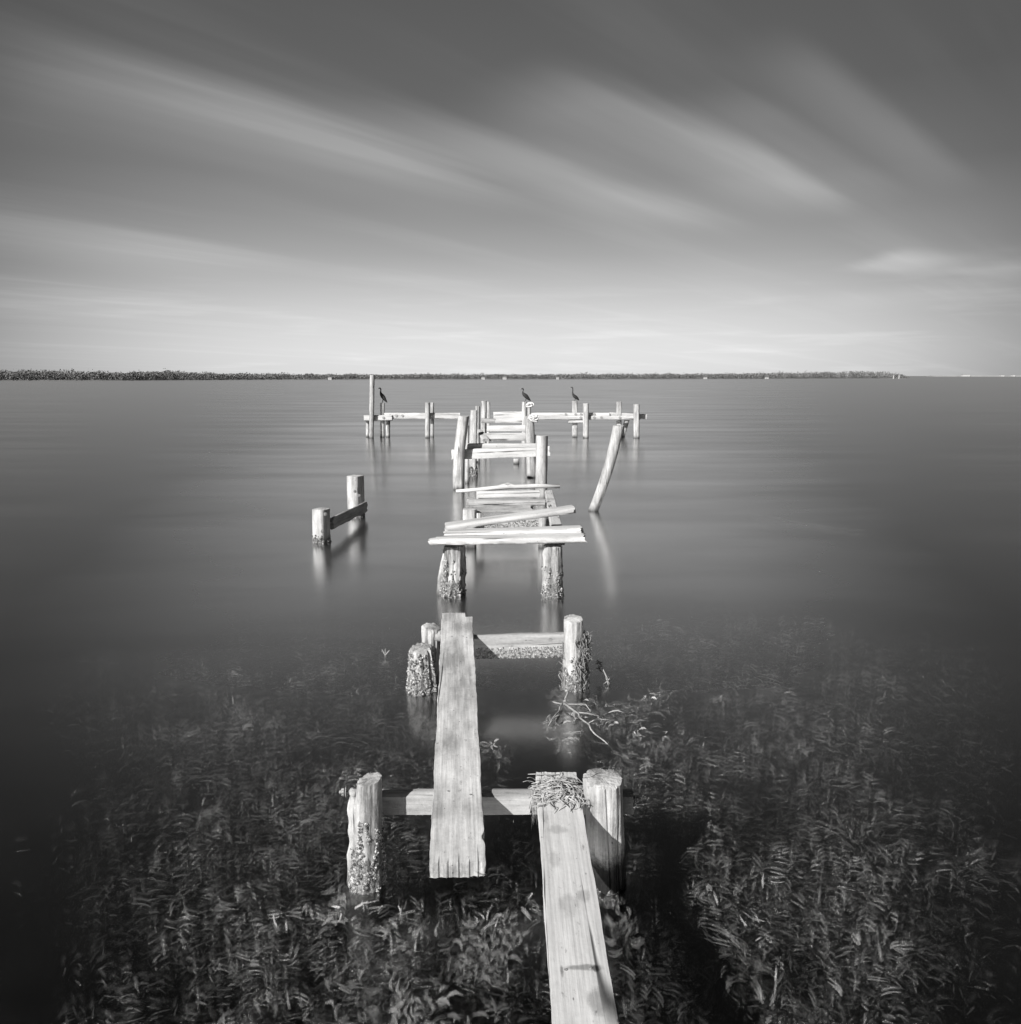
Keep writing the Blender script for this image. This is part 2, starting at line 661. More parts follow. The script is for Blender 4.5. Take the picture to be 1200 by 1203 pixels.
# red-filter sky: the red band of the daylight sky, deep overhead, pale in the haze over the bay
R = sp.outputs[0]
SKY_DEBUG = R
elev_gain = wt.new('ShaderNodeValToRGB')
wt.l.new(zc, elev_gain.inputs[0])
cr = elev_gain.color_ramp
GR = [(0.0, 0.70), (0.03, 0.66), (0.07, 0.56), (0.14, 0.34), (0.22, 0.185), (0.30, 0.122), (0.39, 0.10), (0.50, 0.05), (0.7, 0.028), (1.0, 0.02)]
cr.elements[0].position = GR[0][0]
cr.elements[0].color = (GR[0][1],) * 3 + (1,)
cr.elements[1].position = GR[-1][0]
cr.elements[1].color = (GR[-1][1],) * 3 + (1,)
for p_, v_ in GR[1:-1]:
    e = cr.elements.new(p_)
    e.color = (v_, v_, v_, 1)
spg = wt.new('ShaderNodeSeparateColor')
wt.l.new(elev_gain.outputs[0], spg.inputs[0])
hor = wt.math('SQRT', wt.math('ADD', wt.math('MULTIPLY', dx, dx), wt.math('MULTIPLY', dy, dy)))
caz = wt.math('DIVIDE', dy, wt.math('MAXIMUM', hor, 0.001))      # cosine of the bearing off the bay's axis
glow = wt.math('MULTIPLY', wt.mr(caz, 0.74, 1.0, 0.18, 1.0), wt.mr(caz, -0.2, 0.7, 0.22, 1.0))
lowm = wt.mr(dz, 0.05, 0.45, 1.0, 0.45)
gl = wt.math('ADD', 1.0, wt.math('MULTIPLY', lowm, wt.math('SUBTRACT', glow, 1.0)))
base_sky = wt.math('MULTIPLY', spg.outputs[0], gl)
# keep the daylight sky's own variation
nish = wt.math('POWER', wt.math('MAXIMUM', R, 0.01), 0.12)
base_sky = wt.math('MULTIPLY', base_sky, nish)

# wind-drawn cirrus on a level high above: q = position on that level
zq = wt.math('ADD', zc, 0.06)
qx = wt.math('DIVIDE', dx, zq)
qy = wt.math('DIVIDE', dy, zq)


def q_of(px, py):
    d = ray(px, py).normalized()
    k = max(d.z, 0) + 0.06
    return Vector((d.x / k, d.y / k))


VB = math.radians(43)
al = (math.sin(VB), math.cos(VB))
comb = wt.new('ShaderNodeCombineXYZ')
wt.put(comb.inputs[0], wt.math('ADD', wt.math('MULTIPLY', qx, al[0]), wt.math('MULTIPLY', qy, al[1])))
wt.put(comb.inputs[1], wt.math('SUBTRACT', wt.math('MULTIPLY', qx, al[1]), wt.math('MULTIPLY', qy, al[0])))
strk = wt.noise(wt.vmul(comb.outputs[0], (0.22, 1.7, 1)), 1.0, 4, 0.5)
strk2 = wt.noise(wt.vmul(comb.outputs[0], (0.5, 5.0, 1)), 1.0, 3, 0.5)
strk_m = wt.math('ADD', wt.math('MULTIPLY', strk, 0.85), wt.math('MULTIPLY', strk2, 0.15))


def streak(A, B, up, dn, amp, t_in=0.25, t_out=0.5):
    a, b = q_of(*A), q_of(*B)
    e = b - a
    ln = e.length
    e /= ln
    nrm = Vector((-e.y, e.x))
    mid = ((A[0] + B[0]) / 2, (A[1] + B[1]) / 2)
    m = q_of(*mid)
    wu = (q_of(mid[0], mid[1] - up) - m).dot(nrm)
    wd = (q_of(mid[0], mid[1] + dn) - m).dot(nrm)
    ox = wt.math('SUBTRACT', qx, a.x)
    oy = wt.math('SUBTRACT', qy, a.y)
    t_ = wt.math('DIVIDE', wt.math('ADD', wt.math('MULTIPLY', ox, e.x), wt.math('MULTIPLY', oy, e.y)), ln)
    s_ = wt.math('ADD', wt.math('MULTIPLY', ox, nrm.x), wt.math('MULTIPLY', oy, nrm.y))
    s_ = wt.math('ADD', s_, wt.math('MULTIPLY', wt.math('SUBTRACT', strk, 0.5), abs(wd) * 0.7))
    if wu > wd:
        f1 = wt.mr(s_, 0.0, wu, 1.0, 0.0)
        f2 = wt.mr(s_, wd, 0.0, 0.0, 1.0)
    else:
        f1 = wt.mr(s_, wu, 0.0, 0.0, 1.0)
        f2 = wt.mr(s_, 0.0, wd, 1.0, 0.0)
    g1 = wt.mr(t_, 0.0, t_in, 0.0, 1.0)
    g2 = wt.mr(t_, 1.0 - t_out, 1.0, 1.0, 0.0)
    r_ = wt.math('MULTIPLY', wt.math('MULTIPLY', f1, f2), wt.math('MULTIPLY', g1, g2))
    r_ = wt.math('MULTIPLY', r_, wt.mr(strk_m, 0.33, 0.67, 0.55, 1.15))
    return wt.math('MULTIPLY', r_, amp)


STREAKS = [
    ((-260, -40), (640, 256), 46, 80, 0.62, 0.42, 0.35),
    ((-60, 60), (520, 225), 50, 110, 0.30, 0.2, 0.4),
    ((600, 60), (1010, 258), 40, 85, 0.95, 0.2, 0.4),
    ((540, 120), (900, 280), 42, 75, 0.48, 0.3, 0.4),
    ((380, 110), (860, 270), 35, 70, 0.35, 0.3, 0.4),
    ((890, 20), (1160, 230), 44, 85, 0.55, 0.25, 0.4),
    ((820, 90), (1080, 240), 30, 60, 0.35, 0.25, 0.4),
    ((-200, 225), (380, 318), 28, 50, 0.55, 0.2, 0.5),
    ((-200, 325), (300, 372), 20, 34, 0.28, 0.2, 0.5),
    ((990, 322), (1120, 290), 18, 34, 0.6, 0.35, 0.45),
    ((1120, 325), (1260, 305), 14, 22, 0.3, 0.3, 0.4),
    ((930, 352), (1240, 340), 16, 22, 0.22, 0.3, 0.4),
]
cl = None
for s in STREAKS:
    r_ = streak(*s)
    cl = r_ if cl is None else wt.math('ADD', cl, r_)
genr = wt.math('MULTIPLY', wt.mr(strk_m, 0.46, 0.72, 0.0, 0.35), wt.mr(dz, 0.05, 0.3, 0.35, 0.8))
cl = wt.math('ADD', cl, genr)
cl = wt.math('MINIMUM', cl, 1.0)
# low thin bands near the horizon
band = wt.noise(wt.vmul(tcw.outputs['Generated'], (5, 5, 70)), 1.0, 4, 0.55)
bandm = wt.math('MULTIPLY', wt.mr(band, 0.5, 0.75, 0.0, 0.3), wt.mr(dz, 0.02, 0.16, 1.0, 0.0))
cl = wt.math('ADD', cl, bandm)
ccol = wt.math('ADD', wt.math('MULTIPLY', base_sky, 1.2), wt.math('MULTIPLY', 0.15, wt.mr(caz, -0.3, 0.8, 0.05, 1.0)))
fin = wt.math('ADD', base_sky, wt.math('MULTIPLY', cl, wt.math('SUBTRACT', ccol, base_sky)))
fin = wt.math('MULTIPLY', fin, 10.0)
wt.l.new(wt.grey(fin), bg.inputs['Color'])
bg.inputs['Strength'].default_value = 0.08

S.view_settings.view_transform = 'Standard'
S.view_settings.look = 'None'
S.view_settings.exposure = 0.35
S.view_settings.gamma = 1.0

# ------------------------------------------------------------------ seabed and water
xs = np.concatenate([-np.geomspace(9000, 8, 26), np.linspace(-7, 7, 71), np.geomspace(8, 9000, 26)])
ys = np.concatenate([-np.geomspace(400, 4, 12), np.linspace(-3, 14, 86), np.geomspace(15, 12000, 34)])
vs, fs = [], []
for y in ys:
    for x in xs:
        z = seabed(x, y) + 0.05 * nz(x * 1.1, y * 1.1, 3.0) + 0.025 * nz(x * 4, y * 4, 1.0)
        vs.append((x, y, z))
nxs = len(xs)
for j in range(len(ys) - 1):
    for i in range(nxs - 1):
        a = j * nxs + i
        fs.append((a, a + 1, a + 1 + nxs, a + nxs))
m, t, bs = new_mat("seabed_mud")
tc = t.new('ShaderNodeTexCoord')
n1 = t.noise(t.vmul(tc.outputs['Object'], (1.6, 1.6, 1.6)), 1.0, 4, 0.55)
n2 = t.noise(t.vmul(tc.outputs['Object'], (9, 9, 9)), 1.0, 5, 0.6)
v = t.math('ADD', t.math('MULTIPLY', n1, 0.7), t.math('MULTIPLY', n2, 0.3))
v0 = t.mr(v, 0.40, 0.68, 0.015, 0.09)
# pale sand flat under the pier, dark weedy mud towards the shore and to the sides
sxy = t.new('ShaderNodeSeparateXYZ')
t.l.new(tc.outputs['Object'], sxy.inputs[0])
yy = t.math('ADD', sxy.outputs['Y'], t.math('MULTIPLY', t.math('SUBTRACT', n1, 0.5), 3.0))
side = t.math('ABSOLUTE', t.math('DIVIDE', sxy.outputs['X'], t.math('MAXIMUM', sxy.outputs['Y'], 1.0)))
sand = t.math('MULTIPLY', t.mr(yy, 4.6, 10.0), t.mr(side, 0.10, 0.60, 1.0, 0.0))
sand = t.math('MULTIPLY', sand, t.mr(n1, 0.3, 0.7, 0.8, 1.0))
v = t.math('ADD', v0, t.math('MULTIPLY', sand, 0.3))
t.l.new(t.grey(v), bs.inputs['Base Color'])
bs.inputs['Specular IOR Level'].default_value = 0.0
tag(link('seabed', vs, fs, m), kind='structure')

m = bpy.data.materials.new("calm_water")
m.use_nodes = True
t = NT(m.node_tree)
for nd in list(t.n):
    if nd.type != 'OUTPUT_MATERIAL':
        t.n.remove(nd)
out = [nd for nd in t.n if nd.type == 'OUTPUT_MATERIAL'][0]
# reflectance that is the same seen from above and from below, so daylight reaches the bed
ge = t.new('ShaderNodeNewGeometry')
dt = t.new('ShaderNodeVectorMath', operation='DOT_PRODUCT')
t.l.new(ge.outputs['Normal'], dt.inputs[0])
t.l.new(ge.outputs['Incoming'], dt.inputs[1])
fc = t.math('SUBTRACT', 1.0, t.math('ABSOLUTE', dt.outputs['Value']), clamp=True)
fr_out = t.math('ADD', 0.02, t.math('MULTIPLY', 0.98, t.math('POWER', fc, 3.0)))
sxy = t.new('ShaderNodeSeparateXYZ')
t.l.new(ge.outputs['Position'], sxy.inputs[0])
off_axis = t.math('DIVIDE', t.math('ABSOLUTE', sxy.outputs['X']), t.math('ADD', t.math('MAXIMUM', sxy.outputs['Y'], 0.0), 1.5))
dn_ = t.noise(t.vmul(ge.outputs['Position'], (0.28, 0.75, 1)), 1.0, 5, 0.6, dist=0.6)
drift = t.mr(dn_, 0.32, 0.68, 0.90, 1.0)
# chop averaged over a long exposure: the sheet mirrors the sky strongly at a low slant
fr_out = t.math('MAXIMUM', fr_out, t.math('MULTIPLY', t.math('MULTIPLY', t.mr(off_axis, 0.15, 0.62, 1.0, 0.45), drift), t.mr(fc, 0.38, 0.84)))
gls = t.new('ShaderNodeBsdfGlossy')
gls.distribution = 'GGX'
tc = t.new('ShaderNodeTexCoord')
wn = t.noise(t.vmul(tc.outputs['Object'], (0.10, 0.55, 1)), 1.0, 4, 0.55)
# sheltered, calmer water about the pier; choppier to both sides
t.l.new(t.math('ADD', t.mr(wn, 0.3, 0.7, 0.17, 0.23), t.mr(off_axis, 0.12, 0.62, 0.0, 0.20)), gls.inputs['Roughness'])
tr = t.new('ShaderNodeBsdfTransparent')
tr.inputs['Color'].default_value = (0.92, 0.92, 0.92, 1)
rf = t.new('ShaderNodeBsdfRefraction')
rf.inputs['IOR'].default_value = 1.06
rf.inputs['Roughness'].default_value = 0.34
rf.inputs['Color'].default_value = (0.92, 0.92, 0.92, 1)
mx0 = t.new('ShaderNodeMixShader')
mx0.inputs[0].default_value = 0.5
t.l.new(tr.outputs[0], mx0.inputs[1])
t.l.new(rf.outputs[0], mx0.inputs[2])
mx = t.new('ShaderNodeMixShader')
t.l.new(fr_out, mx.inputs[0])
t.l.new(mx0.outputs[0], mx.inputs[1])
t.l.new(gls.outputs[0], mx.inputs[2])
t.l.new(mx.outputs[0], out.inputs['Surface'])
va = t.new('ShaderNodeVolumeAbsorption')
va.inputs['Color'].default_value = (0, 0, 0, 1)
va.inputs['Density'].default_value = 1.65
t.l.new(va.outputs[0], out.inputs['Volume'])
mb_ = MB()
mb_.box((0, 5800, -6), 18000, 12400, 12)
tag(mb_.build('water', m, smooth=False), kind='structure')


# ------------------------------------------------------------------ seagrass
def patch_density(px, py):
    """how thick the meadow grows, read along the photo's survey"""
    d = 0.0
    for (cx, cy, rx, ry, a) in SG:
        q = ((px - cx) / rx) ** 2 + ((py - cy) / ry) ** 2 + 0.9 * nz(px * 0.011, py * 0.016, 7.0)
        d = max(d, a * max(0.0, min(1.0, (1.7 - q) / 1.4)) ** 1.3)
    for (cx, cy, rx, ry) in SGH:
        q = ((px - cx) / rx) ** 2 + ((py - cy) / ry) ** 2
        d *= max(0.0, min(1.0, (q - 0.45) / 1.1))
    e = (px - 20 + 130 * nz(px * 0.006, py * 0.009, 2.0)) / 250.0
    e2 = (1230 - px + 130 * nz(px * 0.012, py * 0.012, 6.0)) / 260.0
    return d * max(0.0, min(1.0, e)) ** 1.5 * max(0.0, min(1.0, e2))


SG = [(320, 1000, 240, 210, 1.0), (340, 1190, 230, 120, 1.0), (900, 910, 220, 130, 1.0), (950, 1080, 230, 190, 0.9),
      (560, 1160, 140, 100, 0.75), (390, 850, 190, 80, 0.9), (230, 830, 150, 60, 0.6), (1080, 880, 130, 110, 0.4),
      (770, 1150, 60, 120, 0.6), (870, 800, 170, 50, 1.0), (820, 850, 120, 60, 0.9), (560, 880, 60, 40, 0.35), (430, 800, 120, 40, 0.35), (600, 770, 160, 35, 0.12), (250, 790, 160, 40, 0.3), (1000, 800, 120, 40, 0.4)]
SGH = [(610, 870, 70, 55)]


def screen(p):
    c, s = math.cos(TH), math.sin(TH)
    d = p - Vector((0, 0, CAM_Z))
    f = d.y * c - d.z * s
    uu = d.y * s + d.z * c
    return 600 + FPX * d.x / f, 601.5 - FPX * uu / f


def meadow(name, N, lmin, lmax, wid, zlo, zhi, mat, seed):
    R_ = np.random.default_rng(seed)
    vs, fs = [], []
    cnt = 0
    tries = 0
    while cnt < N and tries < N * 8:
        tries += 1
        x = R_.uniform(-4.2, 4.6)
        y = R_.uniform(1.3, 8.0)
        px, py = screen(Vector((x, y, -0.3)))
        if px < -60 or px > 1260 or py > 1300:
            continue
        cl_ = 0.5 + 0.5 * nz(x * 2.6, y * 2.6, 5.0) + 0.5 * nz(x * 6, y * 6, 2.0)
        jx, jy = px + R_.normal(0, 38), py + R_.normal(0, 22)
        if R_.random() > patch_density(jx, jy) * max(0.05, cl_ * 1.4):
            continue
        an = nz(x * 1.6, y * 1.6, 9.0) * 5.0 + R_.normal(0, 1.1) + 0.6
        L = R_.uniform(lmin, lmax) * (0.8 + 0.1 * y)
        h = L * R_.uniform(-0.1, 0.28)
        zb = zlo + (zhi - zlo) * R_.random() ** 1.4 * min(1.0, 0.35 + patch_density(px, py)) * (0.55 + 0.9 * max(0, cl_ - 0.2))
        zb = max(zb, seabed(x, y) + 0.02)
        if zb + h > -0.015:
            zb = -0.015 - h
        dirv = Vector((math.cos(an), math.sin(an), 0))
        side = Vector((-math.sin(an), math.cos(an), R_.uniform(-0.8, 0.8))).normalized()
        cv = R_.uniform(-0.5, 0.5)
        w = wid * R_.uniform(0.6, 1.4)
        pts = []
        for k in range(4):
            u = k / 3
            pts.append(Vector((x, y, zb)) + dirv * L * u * (0.55 + 0.45 * u) + Vector((-dirv.y, dirv.x, 0)) * cv * L * u * u
                       + Vector((0, 0, h * math.sin(u * 2.2))))
        b = len(vs)
        for k, q in enumerate(pts):
            ww = w * (0.7, 1.0, 0.9, 0.3)[k] / 2
            vs.append(q - side * ww)
            vs.append(q + side * ww)
        for k in range(3):
            a = b + 2 * k
            fs.append((a, a + 1, a + 3, a + 2))
        cnt += 1
    return tag(link(name, vs, fs, mat), 'soft meadow of dark seagrass swaying under the shallow water', 'seagrass', kind='stuff')


m, t, bs = new_mat("seagrass_blade")
ge = t.new('ShaderNodeNewGeometry')
v = t.math('ADD', 0.035, t.math('MULTIPLY', t.math('POWER', ge.outputs['Random Per Island'], 1.7), 1.3))
v = t.math('MULTIPLY', v, t.mr(t.noise(t.vmul(ge.outputs['Position'], (1.3, 1.3, 1.3)), 1.0, 3), 0.35, 0.65, 0.45, 1.25))
t.l.new(t.grey(v), bs.inputs['Base Color'])
bs.inputs['Specular IOR Level'].default_value = 0.0
M_GRASS = m
meadow('seagrass', 80000, 0.02, 0.068, 0.0078, -0.40, -0.07, M_GRASS, 3)

# ------------------------------------------------------------------ front bent
FL = post('round piling with a slanted hollow top and white barnacles, left of the nearest crossbeam', (431, 1037), (434, 916), 36,
          slope=(0.25, 0.1), taper=0.78, foot=1.15, rough=2.0)
crust(FL, -0.06, 0.30, 3600, (0.0035, 0.0075), gate=-0.3)
mb = MB()
# broken sapwood slab still standing on the piling's left face
sl0 = FL['b0']
v0 = at(414, 1030, FL['Y'] - 0.01) - sl0
v1 = at(414, 929, FL['Y'] - 0.01) - sl0
sp_, sr_ = [], []
for i in range(40):
    u = -0.8 + 1.8 * i / 39
    sp_.append(v0.lerp(v1, u) + Vector((0.008 + 0.006 * nz(u * 4, 1, 2), 0.01, 0)))
    sr_.append(0.030 - 0.008 * max(0, u) + 0.009 * nz(u * 6, 5, 1))
sr_[-1] *= 0.8
mb.tube(sp_, sr_, 22)
for i, v_ in enumerate(mb.v):
    mb.v[i] = v_ + Vector((nz(v_.x * 60, v_.y * 60, v_.z * 14), nz(v_.x * 60 + 9, v_.y * 60, v_.z * 14), 0)) * 0.006
mb.build('sapwood_slab', M_POST, FL['o'])
pb = at(409, 930, FL['Y']) - sl0
bolt(FL['o'], pb, (-1, -0.1, 0), 0.012, 0.035)

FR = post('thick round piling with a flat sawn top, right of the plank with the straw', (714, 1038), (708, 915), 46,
          slope=(0.0, 0.08), taper=1.0, foot=0.95, rough=1.2, mat=M_SHADEPOST)
crust(FR, -0.06, 0.05, 250, (0.003, 0.006))
Yf = FL['Y']
YbF = Yf + 0.125
zF = at(600, 929, YbF).z
b0 = at(446, 942, YbF)
b1 = at(743, 941, YbF)
BF = board('nearest crossbeam, bolted behind the two front pilings and carrying both long planks', (b0.x, YbF, zF - 0.05), (b1.x, YbF, zF - 0.05), 0.10, 0.07, face='front',
           mat=M_BEAM, name='crossbeam', cat='crossbeam', wear=0.04)
inv = BF.matrix_world.inverted()
bolt(BF, inv @ Vector((b1.x + 0.0, YbF - 0.01, zF - 0.035)), (1, 0, 0), 0.010, 0.035)

# long plank resting on first and second bents
ZP = zF + 0.047
na = pz(504.5, 1013, ZP)
nb = pz(571.5, 1013, ZP)
fa = pz(519.5, 720, ZP)
fb = pz(555, 720, ZP)


def long_shape(u, a, b, x, y, z):
    # local +y points left; the far right corner is split off and the near end is chewed
    if u > 0.93 and a < -0.26:
        x -= 0.10 * min(1, (u - 0.93) / 0.07) * (1 if u > 0.99 else 0.8)
    if u < 0.02:
        x -= 0.016 * (0.5 - b) * max(0.0, 1 - u / 0.012)
    if a < -0.4:
        y += 0.012 * math.exp(-((u - 0.05) / 0.008) ** 2) * (-a - 0.4) * 10
    return x, y, z


LP = board('long plank with a cracked near end, resting on the first two crossbeams', (na + nb) / 2 - Vector((0, 0, .0235)), (fa + fb) / 2 - Vector((0, 0, .0235)),
           (nb - na).length, 0.047, (fb - fa).length, face='top', wear=0.028, endrough=0.004, shape=long_shape, mat=M_LONG,
           splits=((-0.02, 0.065, 0), (-0.21, 0.02, 0), (-0.36, 0.11, 0), (0.17, 0.03, 0), (0.33, 0.045, 0), (0.05, 0.05, 1), (-0.22, 0.03, 1)))
na = pz(629.5, 907, ZP)
nb = pz(677.5, 907, ZP)
ga = pz(648.5, 1203, ZP)
gb = pz(729, 1203, ZP)
farc = (na + nb) / 2
nearc = (ga + gb) / 2
dirn = (nearc - farc) / (nearc.y - farc.y)
nearc2 = farc + dirn * (-0.5 - farc.y)
RPC = (nearc2 + farc) / 2
RPL = (farc - nearc2).length
RPX = (farc - nearc2).normalized()


def rp_loc(px, py):
    q = pz(px, py, ZP) - RPC
    return q.dot(RPX), q.dot(Vector((0, 0, 1)).cross(RPX).normalized())


ST = []
for (px, py, rx_, ry_, dk) in ((683, 1137, 0.012, 0.06, 0.5), (660, 1140, 0.03, 0.006, 0.45), (702, 1178, 0.05, 0.03, 0.62), (668, 1062, 0.05, 0.03, 0.8), (686, 1052, 0.03, 0.02, 0.7), (652, 1010, 0.06, 0.02, 0.78),
                               (700, 1138, 0.012, 0.008, 0.4), (655, 975, 0.03, 0.04, 0.75), (640, 960, 0.05, 0.015, 0.7)):
    lx, ly = rp_loc(px, py)
    ST.append((lx, ly, rx_, ry_, dk))
M_WALK = wood_mat("walked_plank_wood", 'x', 0.46, 0.80, blotch=0.5, stains=ST)
RP = board('long pale plank running to the camera with a tuft of straw on its far end', nearc2 - Vector((0, 0, .0235)), farc - Vector((0, 0, .0235)), (gb - ga).length * 1.0, 0.047,
           (nb - na).length, face='top', wear=0.02, endrough=0.004, mat=M_WALK, splits=((0.02, 0.05, 1), (0.3, 0.03, 1)))
for (px, py, par) in ((527, 930, LP), (553, 934, LP), (531, 748, LP), (548, 749, LP), (643, 935, RP), (668, 935, RP), (665, 1140, RP), (694, 1138, RP)):
    w_ = pz(px, py, ZP)
    nail(par, par.matrix_world.inverted() @ w_, 0.005)

# straw tuft on the plank
mb = MB()
R2 = random.Random(5)
for i in range(260):
    px = R2.gauss(657, 14)
    py = 932 + R2.gauss(0, 6.5) + (px - 657) * 0.05
    if px < 626 or px > 690:
        continue
    c = pz(px, py, ZP + 0.004)
    hump = math.exp(-((px - 657) / 18) ** 2 - ((py - 932) / 8) ** 2)
    c.z += (R2.random()) * 0.045 * hump
    over = px < 632 or px > 684
    an = R2.uniform(0, math.pi)
    L = R2.uniform(0.04, 0.14)
    dv = Vector((math.cos(an), math.sin(an) * 0.8, R2.gauss(0, 0.12)))
    if over:
        dv.z -= 0.5
    side = Vector((-dv.y, dv.x, 0.1)).normalized()
    k = R2.uniform(-0.35, 0.35) * L
    p = [c + dv * L * u + side * k * (0.25 - u * u) * 2 + Vector((0, 0, 0.012 * (0.25 - u * u) * 4)) for u in (-.5, -.25, 0, .25, .5)]
    if not over:
        for q in p:
            q.z = max(q.z, ZP + 0.002)
    w_ = R2.uniform(0.0013, 0.0032)
    mb.tube(p, [w_ * .5, w_, w_, w_, w_ * .4], 4)
for i in range(26):   # wisps hanging over the left edge
    c = pz(630 + R2.uniform(-2, 2), 934 + R2.gauss(0, 7), ZP + 0.005)
    p = [c + Vector((0.03, 0, 0.003)), c + Vector((-0.012, 0, 0.0)), c + Vector((R2.uniform(-.03, 0.0), R2.uniform(-.02, .02), -R2.uniform(.03, .12)))]
    mb.tube(p, [0.0015, 0.002, 0.001], 4)
o = mb.build('straw_tuft', M_STRAW)
tag(o, 'tangled tuft of dry straw lying across the end of the pale plank', 'straw')

# ------------------------------------------------------------------ second bent
SLf = post('squat piling stub thick with white barnacles, left of the long plank', (497, 811), (495, 762), 32, rough=2.8, foot=1.08, taper=0.78,
           slope=(0.1, 0.2))
crust(SLf, -0.08, 0.27, 3800, (0.004, 0.008), gate=-0.5)
YS = SLf['Y']
SL = post('lumpy broken piling top just behind the barnacled stub', (506, 806), (507, 737), 22, Y=YS + 0.16, rough=2.4, slope=(-0.2, 0.1))
mb = MB()
p0 = at(508, 748, YS + 0.16) - SL['b0']
mb.tube([p0 + Vector((-0.03, 0, .01)), p0 + Vector((0.03, -0.01, 0.012)), p0 + Vector((0.075, -0.02, 0.004)), p0 + Vector((0.09, -0.02, 0.0))], [0.05, 0.048, 0.035, 0.02], 9)
mb.build('broken_knot', M_POST, SL['o'])
SR = post('round piling with a pale top and a dark knot, wrapped in dried weed', (674, 808), (674, 727), 23, rough=1.5, taper=0.98, foot=1.15, slope=(0, 0.15))
crust(SR, -0.06, 0.24, 1800, (0.0035, 0.007))
YbS = SR['Y'] + 0.03
b0 = at(520, 760, YbS)
b1 = at(664, 756, YbS)
BS = board('second crossbeam, weathered and barnacled along its lower edge', b0, b1, 0.155, 0.07, face='front', mat=M_BEAM, name='crossbeam', cat='crossbeam', wear=0.03)
mb = MB()
for i in range(1000):       # crust on the beam's lower front
    u = random.random()
    px = 560 + 100 * u
    hz = random.random() ** 1.8
    p = b0.lerp(b1, (px - 520) / 144.0)
    p = p + Vector((0, -0.035, -0.078 + 0.075 * hz))
    s = random.uniform(0.0025, 0.006)
    mb.tube([p + Vector((0, 0.004, 0)), p + Vector((random.uniform(-.003, .003), -s, random.uniform(-.006, .002)))], [s, s * 0.45], 5)
for u in range(25):
    px = 559 + 102 * u / 24
    p = b0.lerp(b1, (px - 520) / 144.0) + Vector((0, -0.036, -0.079))
    mb.v += [p, p + Vector((0, -0.003, 0.02)), p + Vector((0, -0.002, 0.045 + 0.03 * nz(px * 0.1, 0, 0))), p + Vector((0, 0.004, 0.06 + 0.03 * nz(px * 0.1, 0, 0)))]
base = len(mb.v) - 100
for u in range(24):
    for k in range(3):
        a = base + u * 4 + k
        mb.f.append((a, a + 4, a + 5, a + 1))
mb.build('barnacle_crust', M_BARN, BS, smooth=False)
BS.children[-1].matrix_parent_inverse = BS.matrix_world.inverted()

# weed tangle on the right piling of the second bent
mb = MB()
R3 = random.Random(9)
c0 = SR['b0']
for i in range(150):
    sd = 1 if R3.random() < 0.68 else -1
    z0 = R3.uniform(0.10, 0.40) if sd > 0 else R3.uniform(0.1, 0.34)
    an = (R3.gauss(0.0, 0.5) if sd > 0 else math.pi + R3.gauss(0, 0.4)) - 0.25
    rr = SR['r'] * R3.uniform(1.05, 1.55 if sd > 0 else 1.25)
    pts = []
    L = R3.uniform(0.08, 0.26)
    for k in range(6):
        u = k / 5
        a2 = an + R3.gauss(0, 0.12) + (u - .5) * 0.5
        r2 = rr * (1 + 0.14 * R3.gauss(0, 1)) * (1.0 - 0.15 * u)
        pts.append(Vector((c0.x + math.cos(a2) * r2, c0.y + math.sin(a2) * r2, max(-0.02, z0 - L * u))))
    mb.tube(pts, [0.002, 0.004, 0.004, 0.0035, 0.003, 0.0015], 5)
for i in range(40):
    an = R3.uniform(-0.6, 0.6)
    z0 = R3.uniform(0.25, 0.40)
    p = Vector((c0.x + math.cos(an) * SR['r'] * 1.3, c0.y + math.sin(an) * SR['r'] * 1.3, z0))
    mb.tube([p, p + Vector((R3.uniform(0, .05), R3.uniform(-.04, .02), R3.uniform(-.03, .04)))], [0.003, 0.001], 4)
tag(mb.build('dried_seaweed', M_WEED), 'dark stringy dried seaweed hanging down the right piling of the second crossbeam', 'seaweed')

# ------------------------------------------------------------------ third bent
TL = post('fat crumbling piling under the left end of the split planks', (532, 698), (534, 641), 25, rough=3.4, foot=1.12, taper=0.95)
crust(TL, -0.05, 0.36, 1800, (0.006, 0.012))
mb = MB()
p0 = at(520, 697, TL['Y']) - TL['b0']
p1 = at(523, 645, TL['Y']) - TL['b0']
mb.tube([p0 + Vector((0, 0, -.5)), p0, p0.lerp(p1, .35) + Vector((-0.012, 0, 0)), p0.lerp(p1, .7), p1], [0.05, 0.06, 0.045, 0.035, 0.02], 9)
mb.build('root_flare', M_POST, TL['o'])
TRp = post('upright piling with ragged bark under the right end of the split planks', (650, 700), (650, 641), 22, rough=2.4, foot=1.05)
crust(TRp, -0.05, 0.30, 1300, (0.006, 0.011))
YT = TL['Y']
ZT = 0.575
p0, p1 = at(507, 635, YT - 0.08), at(686, 632, YT - 0.10)


def tip(u, a, b, x, y, z):
    if u < 0.12:      # long splintered point at the left end
        k = u / 0.12
        if a > -0.3:
            x += (1 - k) * 0.13 * (a + 0.3)
    return x, y, z


FP1 = board('broad split front plank with a pointed left end on the third pair of pilings', p0, p1, 0.21, 0.060, face='top', mat=M_DECK, shape=tip, wear=0.05, endrough=0.02)
p0, p1 = at(524, 627, YT + 0.17), at(683, 622, YT + 0.10)
FP2 = board('narrower cracked plank tight behind the broad split front plank', p0, p1, 0.20, 0.055, face='top', mat=M_DECK, wear=0.05, endrough=0.03)
# third-bent cap beam under the planks
p0, p1 = at(520, 643, YT + 0.02), at(664, 643, YT + 0.02)
pa, pb = at(657, 628, YT + .05), at(645, 577, 13.2)
board('long thin right stringer leading back from the split planks to the tall right piling', pa - Vector((0, 0, 0.06)), pb - Vector((0, 0, 0.03)), 0.13, 0.09, face='top',
      mat=M_DECK, name='stringer', cat='stringer')
